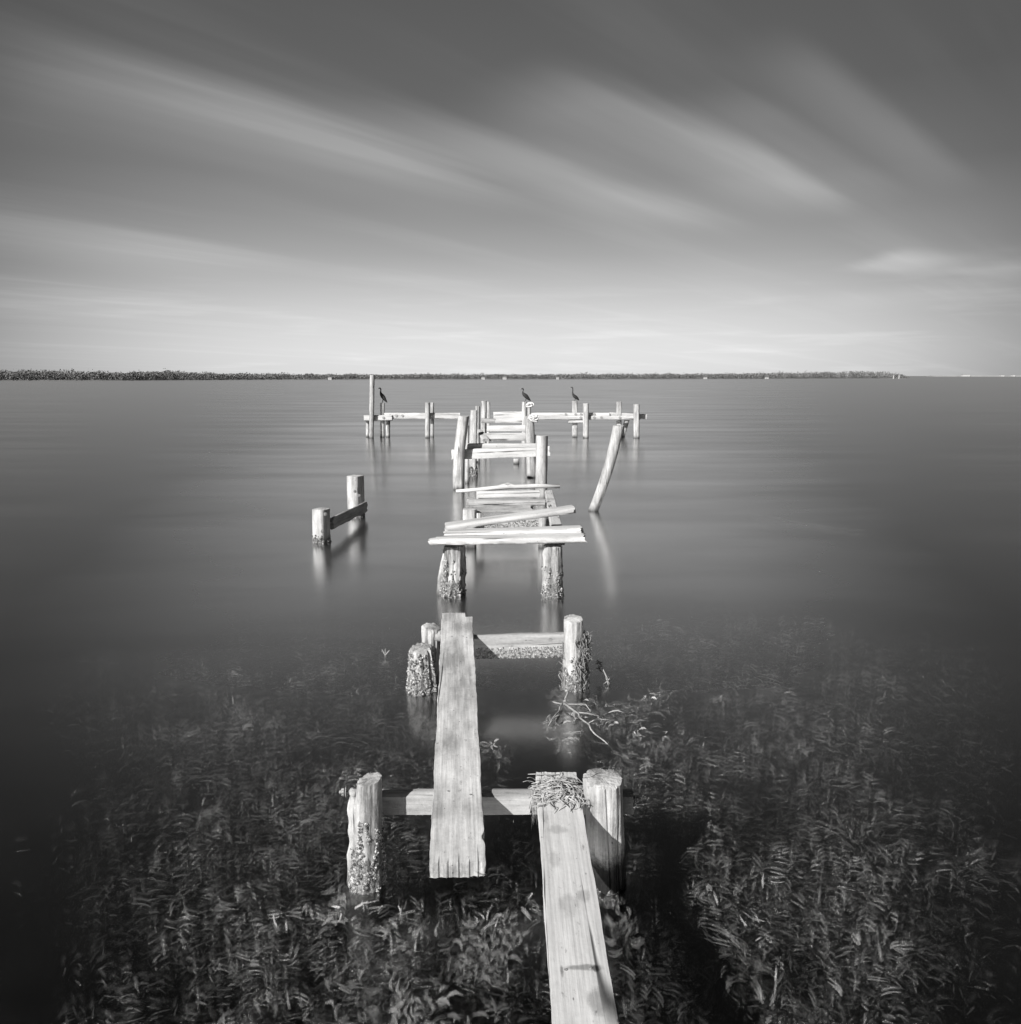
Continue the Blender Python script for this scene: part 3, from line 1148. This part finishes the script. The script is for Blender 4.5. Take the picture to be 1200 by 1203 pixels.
# diagonal plank
p0, p1 = at(524, 619, 8.12), at(674, 598, 8.2)
board('loose plank lying diagonally across the stringers behind the split planks', p0, p1, 0.17, 0.055, face='top', mat=M_DECK, wear=0.04, endrough=0.015, twist=0.10)

# ------------------------------------------------------------------ fourth bent (low barnacled beam)
Y4 = 9.7
QL = post('short piling with a flat square top behind the diagonal plank', (552, 640), (552, 598), 17, Y=Y4, square=0.5, rough=0.8)
QR = post('thin piling behind the right end of the diagonal plank', (637, 640), (638, 602), 9, Y=Y4, rough=1.0)
p0, p1 = at(545, 616, Y4 + .12), at(648, 616, Y4 + .12)
BQ = board('low crossbeam crusted with barnacles behind the diagonal plank', p0, p1, 0.13, 0.09, face='front', mat=M_BEAM, name='crossbeam', cat='crossbeam')
mb = MB()
for i in range(500):
    p = p0.lerp(p1, random.uniform(0.2, 0.97)) + Vector((0, -0.045, random.uniform(-.06, .06)))
    s = random.uniform(0.005, 0.011)
    mb.tube([p + Vector((0, 0.004, 0)), p + Vector((0, -s, 0))], [s, s * 0.45], 5)
cb = mb.build('barnacle_crust', M_BARN, BQ, smooth=False)
cb.matrix_parent_inverse = BQ.matrix_world.inverted()
p0, p1 = at(550, 590, 10.0), at(641, 590, 10.0)
board('grey grooved plank with a ragged underside behind the short flat piling', p0, p1, 0.16, 0.07, face='top', mat=M_PLANK, wear=0.06, endrough=0.02)
p0, p1 = at(558, 598, 9.85), at(624, 598, 9.85)
board('darker broken plank hidden under the grey grooved plank', p0, p1, 0.10, 0.05, face='front', mat=M_BEAM, wear=0.08, endrough=0.05)
p0, p1 = at(562, 581, 11.0), at(634, 580, 11.0)
board('clean pale plank standing on edge below the thin knotty pole', p0, p1, 0.10, 0.05, face='front', mat=M_DECK, wear=0.03)
p0, p1 = at(560, 590, 11.05), at(564, 576, 11.05)
post('stub of a dark piling at the left end of the clean pale plank', (564, 615), (564, 577), 8, Y=11.05, rough=2.0)
mb = MB()
pts = [at(536, 577, 11.3), at(560, 575.5, 11.3), at(585, 573, 11.3), at(597, 570.8, 11.3), at(604, 572, 11.3), at(630, 571, 11.3), at(658, 571.2, 11.3)]
o_ = pts[0].copy()
mb.tube([p for p in pts], [0.022, 0.03, 0.034, 0.05, 0.034, 0.032, 0.03], 8)
tag(mb.build('pole', M_DECK, origin=o_), 'thin knotty pole lying level against the tall right piling', 'pole')

# ------------------------------------------------------------------ fifth bent (tall posts, face board)
UL = post('tall dark-sided piling leaning right at its head, left of the face board', (539, 575), (545, 489), 13.5, rough=1.0, bend=-0.15, taper=0.95)
Y5 = UL['Y']
UR = post('tall straight piling with a flat top, right of the face board', (636, 584), (637, 512), 14, Y=13.6, rough=0.8)
p0, p1 = at(531, 534, Y5 + .16), at(646, 530, Y5 + .12)
board('wide face board bolted across the two tall pilings, shadowed at its left', p0, p1, 0.19, 0.06, face='front', mat=M_DECK, name='face_board', cat='board')
p0, p1 = at(549, 524.5, Y5 + .35), at(634, 524.5, Y5 + .35)
board('flat plank laid along the top of the wide face board', p0, p1, 0.12, 0.09, face='front', mat=M_DECK)

# sixth bent
Y6 = 16.9
VL = post('square piling with a barnacled foot, second in the left row', (555, 553), (557, 482), 8.5, Y=Y6, square=0.6, rough=0.7, foot=1.3)
crust(VL, -0.05, 0.3, 500, (0.012, 0.022))
post('small pale stake beside the tall left piling', (549, 556), (549, 500), 5, Y=15.7, rough=0.9)
VR = post('thick pale piling with rope tangled around its head, right of the deck planks', (625, 561), (622, 489), 11.5, rough=0.9, taper=0.95)
post('slim leaning prop beside the thick pale piling', (636, 560), (631, 511), 5, Y=VR['Y'] + .05, rough=0.9, name='wooden_prop', cat='prop')
p0, p1 = at(568, 513.5, Y6 + .1), at(618, 513, Y6 + .1)
board('crossbeam with a shadowed left end, next behind the wide face board', p0, p1, 0.17, 0.07, face='front', mat=M_DECK, name='crossbeam', cat='crossbeam')
p0, p1 = at(563, 506, Y6 + .6), at(571, 517, Y6 - .3)
board('short slanting brace at the left of the inner crossbeams', p0, p1, 0.14, 0.06, face='top', mat=M_DECK, name='brace', cat='brace')
# seventh
Y7 = 19.4
post('slim piling with a rounded head, third in the left row', (561, 540), (561.5, 477), 5.5, Y=Y7, rough=1.0)
post('sunken rotten piling stub in the water under the deck', (607, 545), (607, 539), 7, Y=19.2, rough=2.5)
p0, p1 = at(572, 503.5, Y7), at(618, 503, Y7)
board('narrow crossbeam in the middle of the inner stack of beams', p0, p1, 0.15, 0.07, face='front', mat=M_DECK, name='crossbeam', cat='crossbeam')
# eighth
Y8 = 22.5
WL = post('stout piling with a flat head, fourth in the left row', (568, 528), (569, 471), 6.5, Y=Y8, rough=0.8)
post('thin notched stake right of the stout flat-headed piling', (574, 526), (574, 472), 4, Y=Y8 + .8, square=0.6, rough=1.2)
WR = post('white-streaked piling under the middle bird', (616, 527), (616.5, 472), 6, Y=Y8, rough=0.8)
post('dark stake behind the rope tangles', (622, 525), (622, 474), 4, Y=Y8 + .8, rough=0.8)
p0, p1 = at(580, 490.5, Y8), at(616, 490, Y8)
board('deepest and tallest crossbeam at the back of the inner stack', p0, p1, 0.32, 0.08, face='front', mat=M_DECK, name='crossbeam', cat='crossbeam')
p0, p1 = at(566, 494, Y8 - .3), at(582, 494.5, Y8 - .3)
board('dark short block at the left end of the tallest inner crossbeam', p0, p1, 0.13, 0.08, face='front', mat=M_BEAM, name='beam_block', cat='block')

# rope rings
for (px, py, Y, lab, r1) in ((621, 476.5, Y8 - .22, 'upper tangle of bleached rope on the piling of the middle bird', 0.11),
                             (626, 490.5, VR['Y'] - .13, 'lower tangle of bleached rope on the thick pale piling', 0.085)):
    c = at(px, py, Y)
    mb = MB()
    for q in range(6):
        tl = Matrix.Rotation(random.uniform(-0.7, 0.7), 3, 'X') @ Matrix.Rotation(random.uniform(-0.6, 0.6), 3, 'Z')
        rq = r1 * random.uniform(0.55, 1.05)
        cq = Vector((random.uniform(-.03, .05), -0.03 * random.random(), random.uniform(-.04, .04)))
        pts = []
        for k in range(25):
            a = 2 * math.pi * (k % 24) / 24
            pts.append(cq + tl @ Vector((math.cos(a) * rq * (1 + .5 * nz(q * 3.1, math.cos(a), px)), 0.05 * nz(math.sin(a) * 2, q, 3), math.sin(a) * rq * (0.6 + .5 * nz(q * 2.7, math.sin(a), px + 5)))))
        mb.tube(pts, 0.015, 6, cap=False)
    o = mb.build('rope_tangle', M_ROPE)
    o.location = c
    tag(o, lab, 'rope')

# ------------------------------------------------------------------ T head across the end
YH = 27.6
hp = {}


def hpost(key, label, x, ytop, ybase, w, dy=0.0, **kw):
    hp[key] = post(label, (x if not isinstance(x, tuple) else x[0], ybase), (x if not isinstance(x, tuple) else x[1], ytop), w, Y=YH + dy, **kw)


hpost('pole', 'tallest slim pole, rising above the far shore at the left end of the pier head', (436.5, 437.5), 440.5, 510, 5.6, -0.25, rough=0.5)
hpost('b1', 'piling with a split head under the left bird', 449.5, 473.5, 510, 5.5, 0.1, rough=1.2)
hpost('c1', 'low dark piling under the left end block of the pier head', 456, 490, 508, 5, 0.15, rough=1.0)
hpost('d0', 'thin dark stub at the outer left end of the pier head', 432, 492, 507, 4, 0.1, rough=1.0)
hpost('d1', 'left piling of the close pair on the left arm of the pier head', 502.5, 473, 511, 5.5, -0.22, rough=0.8)
hpost('d2', 'right piling of the close pair on the left arm of the pier head', 508, 473, 511, 4.2, 0.25, rough=0.8)
hpost('e1', 'square piling under the right bird', 675.5, 471, 505, 6.6, 0.1, square=0.6, rough=0.6)
hpost('e2', 'piling just right of the right bird on the right arm of the pier head', 688.5, 474, 511, 6.8, -0.25, rough=0.8)
hpost('f1', 'short square piling standing above the leaning pile', 727.5, 472, 508, 6.4, 0.12, square=0.6, rough=0.6)
hpost('f2', 'outermost right piling of the pier head', 748, 475, 511, 7.2, -0.25, square=0.4, rough=0.7)
hpost('f3', 'dark slanting piling behind the outermost right piling', (733, 738), 490, 507, 6, 0.3, rough=0.8)
ZH = at(480, 489, YH).z
board('long left rail of the pier head', at(452, 488.5, YH), at(541, 488.5, YH), 0.21, 0.10, face='front', mat=M_DECK, name='rail', cat='rail', wear=0.05)
board('chunky left end block of the pier head with two bolts', at(428, 491.2, YH - .05), at(461, 490.8, YH - .05), 0.20, 0.16, face='front', mat=M_DECK, name='end_block', cat='block')
board('upper right rail of the pier head, starting at the rope tangles', at(628, 487, YH), at(716, 487, YH), 0.13, 0.10, face='front', mat=M_DECK, name='rail', cat='rail')
board('lower right rail of the pier head with dark bolt holes', at(632, 490.5, YH - .12), at(752, 490.8, YH - .12), 0.14, 0.09, face='front', mat=M_DECK, name='rail', cat='rail')
board('short slanted end plank at the right tip of the pier head', at(716, 487, YH + .1), at(760, 489.5, YH + .1), 0.17, 0.09, face='front', mat=M_DECK, name='end_plank', cat='plank')
board('short brace block under the right bird', at(668, 495, YH - .05), at(690, 494.5, YH - .05), 0.12, 0.12, face='front', mat=M_DECK, name='brace_block', cat='block')
for obj_ in [o for o in COL.objects if o.name.split('.')[0] in ('rail', 'end_block')]:
    inv = obj_.matrix_world.inverted()
    lx = [v.co.x for v in obj_.data.vertices]
    for f in ((0.08, 0.16, 0.24) if 'left rail' in obj_['label'] else ((0.3, 0.7) if 'block' in obj_['label'] else (0.42, 0.55, 0.62, 0.8))):
        x = min(lx) + (max(lx) - min(lx)) * f
        lz = max(v.co.z for v in obj_.data.vertices if abs(v.co.x - x) < 0.12)
        mb = MB()
        mb.tube([Vector((x, 0.01, lz - 0.02)), Vector((x, 0.01, lz + 0.02))], 0.045, 8)
        b_ = mb.build('bolt', M_IRON, obj_, smooth=False)

# leaning pile
LPt = post('long crooked pile leaning right from the open water up to the pier head', (697, 600), (727, 500), 13, rough=1.0, bend=0.22, taper=1.0, foot=0.95)

# ------------------------------------------------------------------ pair on the left
G1 = post('short piling nearer the camera in the stray pair left of the pier', (378, 637), (377.5, 598), 18, square=0.8, rot=math.radians(-26), rough=0.6)
crust(G1, -0.05, 0.13, 500, (0.008, 0.015))
G2 = post('taller squared piling farther out in the stray pair left of the pier', (419, 607), (417.5, 559), 17, square=0.88, rot=math.radians(-28), rough=0.5)
crust(G2, -0.05, 0.1, 300, (0.008, 0.015))
pa = at(387, 615, G1['Y'] + 0.12)
pb = at(430, 595, G2['Y'] - 0.05)
pa.x += 0.03
GB = board('sloping weathered board joining the stray pair of pilings left of the pier', pa, pb, 0.16, 0.05, face='front', mat=M_BEAM, wear=0.08, endrough=0.03, name='brace_board', cat='board')
for (pi, px, py) in ((G1, 382, 604), (G1, 379, 624), (G2, 422, 582), (G2, 417, 577)):
    p = at(px, py, pi['Y'] - pi['r'] * 0.95) - pi['b0']
    bolt(pi['o'], p, (0.6, -0.8, 0), 0.014, 0.03)


# ------------------------------------------------------------------ birds
def bird(label, base, pts, rad, legs):
    """one continuous body lofted from tail to bill; local metres, feet at the origin"""
    mb = MB()
    # refine the spine
    P = [Vector(p) for p in pts]
    n = 10
    mb.tube(P, rad, n)
    for (a, b_) in legs:
        mb.tube([Vector(a), Vector(b_)], 0.012, 6)
        bb = Vector(b_)
        for an in (-0.5, 0, 0.5):
            mb.tube([bb, bb + Vector((-0.05 * math.cos(an), 0.05 * math.sin(an), 0.0))], [0.008, 0.004], 5)
    o = mb.build('bird', M_BIRD)
    mc = MB()
    mc.tube([P[-2] + Vector((0.015, 0, 0)), P[-1] + Vector((-0.012, 0, -0.002))], [0.0135, 0.004], 8)
    bl = mc.build('bill', M_BEAK, o)
    md = o.modifiers.new('sub', 'SUBSURF')
    md.levels = 1
    md.render_levels = 1
    o.location = base
    tag(o, label, 'bird')
    return o


def top_of(pi):
    cx, cy = pi['cen'](pi['H'])
    return Vector((pi['b0'].x + cx, pi['b0'].y + cy, pi['H']))


body = [(0.17, 0, 0.015), (0.13, 0, 0.06), (0.08, 0, 0.13), (0.02, 0, 0.22), (-0.03, 0, 0.29), (-0.055, 0, 0.34), (-0.05, 0, 0.40), (-0.04, 0, 0.45), (-0.05, 0, 0.49),
        (-0.075, 0, 0.505), (-0.11, 0, 0.50), (-0.16, 0, 0.495)]
brad = [0.012, 0.028, 0.062, 0.078, 0.062, 0.036, 0.025, 0.023, 0.027, 0.028, 0.013, 0.004]
lg = [((0.03, 0.03, 0.16), (0.0, 0.03, 0.005)), ((0.03, -0.03, 0.16), (0.0, -0.03, 0.005))]
b1 = bird('dark long-necked bird perched upright on the split-headed piling, leftmost of three', top_of(hp['b1']) + Vector((0.0, 0, .0)), body, brad, lg)
body2 = [(0.19, 0, 0.03), (0.15, 0, 0.06), (0.09, 0, 0.12), (0.02, 0, 0.20), (-0.05, 0, 0.25), (-0.09, 0, 0.30), (-0.08, 0, 0.35), (-0.055, 0, 0.39), (-0.07, 0, 0.43),
         (-0.10, 0, 0.44), (-0.13, 0, 0.43), (-0.18, 0, 0.425)]
bird('dark bird with a bent neck perched above the rope tangles, middle of three', top_of(WR) + Vector((0.02, 0, 0)), [tuple(Vector(p) * 0.82) for p in body2], [r * 0.82 for r in brad],
     [((0.03, 0.03, 0.12), (0.0, 0.03, 0.005)), ((0.03, -0.03, 0.12), (0.0, -0.03, 0.005))])
body3 = [(0.15, 0, 0.02), (0.12, 0, 0.05), (0.07, 0, 0.10), (0.0, 0, 0.15), (-0.05, 0, 0.20), (-0.08, 0, 0.27), (-0.07, 0, 0.34), (-0.07, 0, 0.41), (-0.08, 0, 0.45),
         (-0.10, 0, 0.46), (-0.13, 0, 0.455), (-0.18, 0, 0.45)]
brad3 = [0.012, 0.028, 0.058, 0.066, 0.046, 0.022, 0.017, 0.017, 0.021, 0.022, 0.011, 0.004]
bird('slender bird with a thin upright neck perched on the square piling, rightmost of three', top_of(hp['e1']) + Vector((0.0, 0, 0)), body3, brad3,
     [((0.02, 0.03, 0.10), (0.0, 0.03, 0.005)), ((0.02, -0.03, 0.10), (0.0, -0.03, 0.005))])

# ------------------------------------------------------------------ drifting branches and weed by the second bent
mb = MB()


def twig(px, r0, r1, n=6):
    raw = [pz(x, y, z) for (x, y, z) in px]
    pts = []
    for i in range(len(raw) - 1):
        L_ = (raw[i + 1] - raw[i]).length
        for j in range(5):
            q = raw[i].lerp(raw[i + 1], j / 5)
            pts.append(q + Vector((nz(q.x * 9, q.y * 9, 1), nz(q.x * 9, q.y * 9, 5), 0.6 * nz(q.x * 9, q.y * 9, 8))) * 0.14 * L_)
    pts.append(raw[-1])
    k = len(pts)
    mb.tube(pts, [r0 + (r1 - r0) * i / (k - 1) for i in range(k)], n)


twig([(662, 826, 0.02), (680, 842, 0.035), (700, 860, 0.03), (714, 874, 0.0), (722, 883, -0.06)], 0.007, 0.003)
twig([(662, 826, 0.02), (655, 838, 0.03), (648, 848, 0.02), (642, 858, -0.03)], 0.006, 0.003)
twig([(648, 824, 0.0), (664, 828, 0.02), (688, 828, 0.03), (694, 836, 0.0)], 0.006, 0.003)
twig([(664, 822, 0.02), (668, 812, 0.07), (672, 804, 0.09), (680, 803, 0.08)], 0.005, 0.004)
twig([(672, 836, 0.02), (690, 838, 0.03), (705, 842, 0.0)], 0.006, 0.003)
twig([(690, 851, 0.03), (698, 846, 0.06), (702, 845, 0.05)], 0.004, 0.002)
o = mb.build('driftwood_branch', M_TWIG)
tag(o, 'pale forked driftwood branch floating at the foot of the weed-wrapped piling', 'branch')
mb = MB()
twig([(718, 806, -0.02), (714, 799, 0.03), (709, 788, 0.08), (705, 778, 0.13)], 0.008, 0.003)
R4 = random.Random(3)
for (px, py, z) in ((705, 779, .12), (704, 786, .07), (714, 800, .03)):
    for i in range(9):
        c = pz(px, py, z)
        mb.tube([c, c + Vector((R4.uniform(-.03, .03), R4.uniform(-.03, .03), R4.uniform(-.03, .03)))], [0.006, 0.002], 4)
tag(mb.build('twig', M_TWIG), 'small bare twig sticking out of the water right of the weed-wrapped piling', 'twig')
mb = MB()
for (x, y) in ((449, 763), (458, 764), (453, 762)):
    twig([(453, 776, -0.03), (453, 770, 0.02), (x, y, 0.06)], 0.005, 0.003)
tag(mb.build('twig', M_TWIG), 'tiny forked twig poking out of open water left of the barnacled stub', 'twig')


def weed(label, spots, seed, near_top=False):
    mb = MB()
    R5 = random.Random(seed)
    for (px, py, n, sp_, L) in spots:
        c0 = pz(px, py, -0.05)
        for i in range(n):
            c = c0 + Vector((R5.gauss(0, sp_), R5.gauss(0, sp_), R5.uniform(-.05, .05) if near_top else R5.uniform(-.08, .0)))
            an = R5.uniform(0, 6.28)
            l = L * R5.uniform(.5, 1.3)
            dv = Vector((math.cos(an), math.sin(an), R5.uniform(-.3, .3)))
            side = Vector((-dv.y, dv.x, R5.uniform(-1, 1))).normalized()
            pts = [c + dv * l * u + side * l * 0.25 * math.sin(u * 3) for u in (0, .3, .6, 1)]
            for q in pts:
                q.z = min(q.z, 0.02 if near_top else -0.006)
            mb.ribbon(pts, [0.006, 0.014, 0.012, 0.003], side)
    o = mb.build('waterweed', M_FROND)
    return tag(o, label, 'waterweed', kind='stuff')


weed('pale feathery waterweed drifting around the floating branch', [(650, 858, 90, .035, .07), (660, 874, 50, .03, .06), (680, 852, 90, .03, .06), (715, 858, 90, .03, .06), (748, 836, 80, .07, .08), (778, 824, 70, .03, .09),
     (757, 828, 50, .03, .07), (768, 878, 90, .07, .09), (690, 836, 110, .07, .07), (735, 850, 70, .08, .08), (575, 885, 60, .06, .05), (663, 816, 110, .035, .06), (660, 830, 70, .04, .06), (700, 845, 90, .06, .06)], 4, True)
weed('pale feathery waterweed drifting around the floating branch', [(575, 1100, 220, .07, .05), (480, 1195, 320, .10, .055), (412, 1050, 120, .05, .05), (722, 1040, 90, .04, .05), (737, 1080, 80, .05, .05)], 6)
COL.objects['waterweed.001']['label'] = 'pale blurred waterweed tufts under water between the two nearest planks'

for (pts, r_, lab) in (([(888, 611, -.15), (930, 617, -.11), (975, 625, -.11), (1018, 631, -.16)], 0.05, 'long pale streak added just under the water right of the leaning pile'),
                       ([(661, 581, -.09), (680, 577.5, -.07), (697, 574, -.10)], 0.04, 'short pale streak added just under the water between the knotty pole and leaning pile')):
    mb = MB()  # added tube, stands in for a pale streak on the water
    twig(pts, r_, r_ * .7, 8)
    tag(mb.build('water_streak', M_FROND), lab, 'pole')

# ------------------------------------------------------------------ far shore
prof = [(-160, 447.8, 13.5), (0, 447.3, 13), (60, 447.2, 13.5), (140, 447, 11), (170, 446.8, 12.5), (210, 446.5, 12), (260, 446.2, 9), (340, 445.8, 8), (430, 445.6, 7.2), (600, 445.4, 7.3),
        (760, 445.2, 7.6), (880, 444.9, 7.8), (940, 444.7, 9), (1000, 444.5, 10), (1040, 444.4, 9.6), (1060, 444.4, 5), (1067, 444.4, 1.5)]
shore = [(pz(x, y, 0.0), h) for (x, y, h) in prof]
vs, fs = [], []
for p, h in shore:
    d = Vector((p.x, p.y, 0)).normalized()
    for (k, z) in ((0, -1.5), (1.5, 0.25), (12, 0.6), (60, 0.7), (75, -1.5)):
        q = p + d * k
        vs.append((q.x, q.y, z))
for i in range(len(shore) - 1):
    for k in range(4):
        a = i * 5 + k
        fs.append((a, a + 5, a + 6, a + 1))
tag(link('island', vs, fs, M_LAND), kind='structure')
# the far wood: leaf clumps through the volume, stems below
R6 = np.random.default_rng(21)
vs, fs = [], []
cum = [0]
for i in range(len(shore) - 1):
    cum.append(cum[-1] + (prof[i + 1][0] - prof[i][0]))
for n_ in range(6500):
    s = R6.uniform(0, cum[-1] - 1)
    i = max(k for k in range(len(cum) - 1) if cum[k] <= s)
    f = (s - cum[i]) / (cum[i + 1] - cum[i])
    p = shore[i][0].lerp(shore[i + 1][0], f)
    hp_ = shore[i][1] + (shore[i + 1][1] - shore[i][1]) * f
    mpp = p.length / FPX
    H_ = hp_ * mpp * 0.92 * (0.62 + 0.38 * (0.5 + 0.5 * nz(s * 0.06, 0, 0)) + 0.10 * nz(s * 0.35, 2, 0))
    H_ *= R6.uniform(0.6, 1.0) + (0.25 if R6.random() < 0.06 else 0)
    dpt = R6.uniform(2, 26)
    c = p + Vector((p.x, p.y, 0)).normalized() * dpt
    cw = R6.uniform(0.8, 2.0)
    for k in range(16):
        u = R6.random() ** 0.7
        z = 0.2 + H_ * u
        off = Vector((R6.normal(0, cw * (1.1 - 0.8 * u * u)), R6.normal(0, cw), z))
        q = c + off
        sz = R6.uniform(0.16, 0.5)
        a = Vector((R6.normal(), R6.normal(), R6.normal() * .5)).normalized()
        b = a.orthogonal().normalized()
        e = a.cross(b)
        st = len(vs)
        vs += [q - b * sz, q + e * sz * 0.6, q + b * sz, q - e * sz * 0.6]
        fs.append((st, st + 1, st + 2, st + 3))
m, t, bs = new_mat("mangrove_leaf")
ge = t.new('ShaderNodeNewGeometry')
t.l.new(t.grey(t.mr(ge.outputs['Random Per Island'], 0, 1, 0.09, 0.23, smooth=False)), bs.inputs['Base Color'])
tag(link('mangrove_wood', vs, fs, m), 'long low belt of dark mangroves along the far shore', 'trees', kind='stuff')


def house(label, px, wpx, hpx, Yk, py):
    """small waterside house: wall, gabled roof, door, window"""
    p = pz(px, py, 0.0)
    p = p * 1.0
    k = p.length / FPX
    w, h = wpx * k * 0.72, hpx * k * 0.72
    e = bpy.data.objects.new('house', None)
    COL.objects.link(e)
    e.location = (p.x, p.y - 2, 0.2)
    tag(e, label, 'house')
    mb = MB()
    mb.box((0, 0, h * .3), w, w * .7, h * .6 + 0.4)
    mb.build('wall', M_WALL, e, smooth=False)
    a, b_ = w * .56, w * .42
    z0, z1 = h * .6 + .2, h + .2
    link('roof', [(-a, -b_, z0), (a, -b_, z0), (a, b_, z0), (-a, b_, z0), (-a, 0, z1), (a, 0, z1)],
         [(0, 1, 5, 4), (2, 3, 4, 5), (0, 4, 3), (1, 2, 5), (0, 3, 2, 1)], M_ROOF, e, smooth=False)
    mb = MB()
    mb.box((w * .2, -w * .35 - .02, h * .3), w * .16, .06, h * .28)
    mb.build('window', M_GLASS, e, smooth=False)
    mb = MB()
    mb.box((-w * .15, -w * .35 - .02, h * .2), w * .14, .06, h * .4)
    mb.build('door', M_GLASS, e, smooth=False)


house('tiny white house at the water edge left of the tallest pole', 389, 5, 3.2, 0, 446.0)
house('tiny white house on the far shore above the left row of pilings', 568, 5, 3.0, 0, 445.7)
house('brightest tiny white house on the far shore behind the pier', 593, 6, 3.4, 0, 445.6)
house('tiny pale house on the far shore just left of the right bird', 655, 4, 2.6, 0, 445.5)
house('tiny pale hut on the far shore between the pier and the island tip', 828, 5, 2.6, 0, 445.2)
house('tiny pale hut on the island shore nearest its right tip', 900, 5, 2.4, 0, 445.0)
for (px, lab) in ((1050, 'left pale marker post at the island tip'), (1056.5, 'right pale marker post at the island tip')):
    p = pz(px, 444.9, 0)
    mb = MB()
    mb.tube([(0, 0, -1.5), (0, 0, 1.4), (0, 0, 2.4)], [0.4, 0.36, 0.3], 8)
    mb.box((0, 0, 2.5), 0.9, 0.9, 0.25)
    o = mb.build('marker_post', M_WALL, smooth=False)
    o.location = (p.x, p.y, 0)
    tag(o, lab, 'post')
# very far low coast at the right
vs, fs = [], []
D = 2600
for i in range(30):
    px = 1090 + i * 8
    x = (px - 600) / FPX * D * 1.0
    h = 2.0 + 1.6 * (0.5 + 0.5 * nz(i * 0.7, 0, 5))
    if i == 0:
        h = 0.2
    for (k, z) in ((0, -1), (6, h), (60, h), (80, -1)):
        vs.append((x, D + k, z))
for i in range(29):
    for k in range(3):
        a = i * 4 + k
        fs.append((a, a + 4, a + 5, a + 1))
tag(link('far_coast', vs, fs, M_FARLAND), kind='structure')
for (px, w, h, lab) in ((1128, 24, 6, 'long white building on the hazy coast past the island tip'), (1170, 12, 4.5, 'white building farther right on the hazy coast'),
                        (1183, 8, 5, 'small white block near the right edge of the hazy coast')):
    e = bpy.data.objects.new('far_building', None)
    COL.objects.link(e)
    e.location = ((px - 600) / FPX * D, D + 3, 0)
    tag(e, lab, 'building')
    mb = MB()
    mb.box((0, 0, h / 2), w, 10, h)
    mb.build('wall', M_WALL, e, smooth=False)
    mb = MB()
    mb.box((0, 0, h + 0.4), w + 1, 11, 0.8)
    mb.build('roof', M_ROOF, e, smooth=False)

# ------------------------------------------------------------------ repeats of a kind
GROUPS = {'wooden_post': 'pilings of the ruined pier', 'crossbeam': 'crossbeams of the ruined pier', 'plank': 'loose planks left on the ruined pier', 'rail': 'rails of the pier head',
          'bird': 'birds perched on the pier head', 'house': 'tiny houses on the far shore', 'marker_post': 'marker posts at the island tip', 'far_building': 'buildings on the hazy coast',
          'rope_tangle': 'rope tangles on the pilings', 'water_streak': 'pale streaks added under the water'}
for o in COL.objects:
    if o.parent is None and o.name.split('.')[0] in GROUPS:
        o['group'] = GROUPS[o.name.split('.')[0]]
S.cycles.max_bounces = 6
S.cycles.diffuse_bounces = 3
S.cycles.glossy_bounces = 3
S.cycles.transmission_bounces = 4
S.cycles.transparent_max_bounces = 8
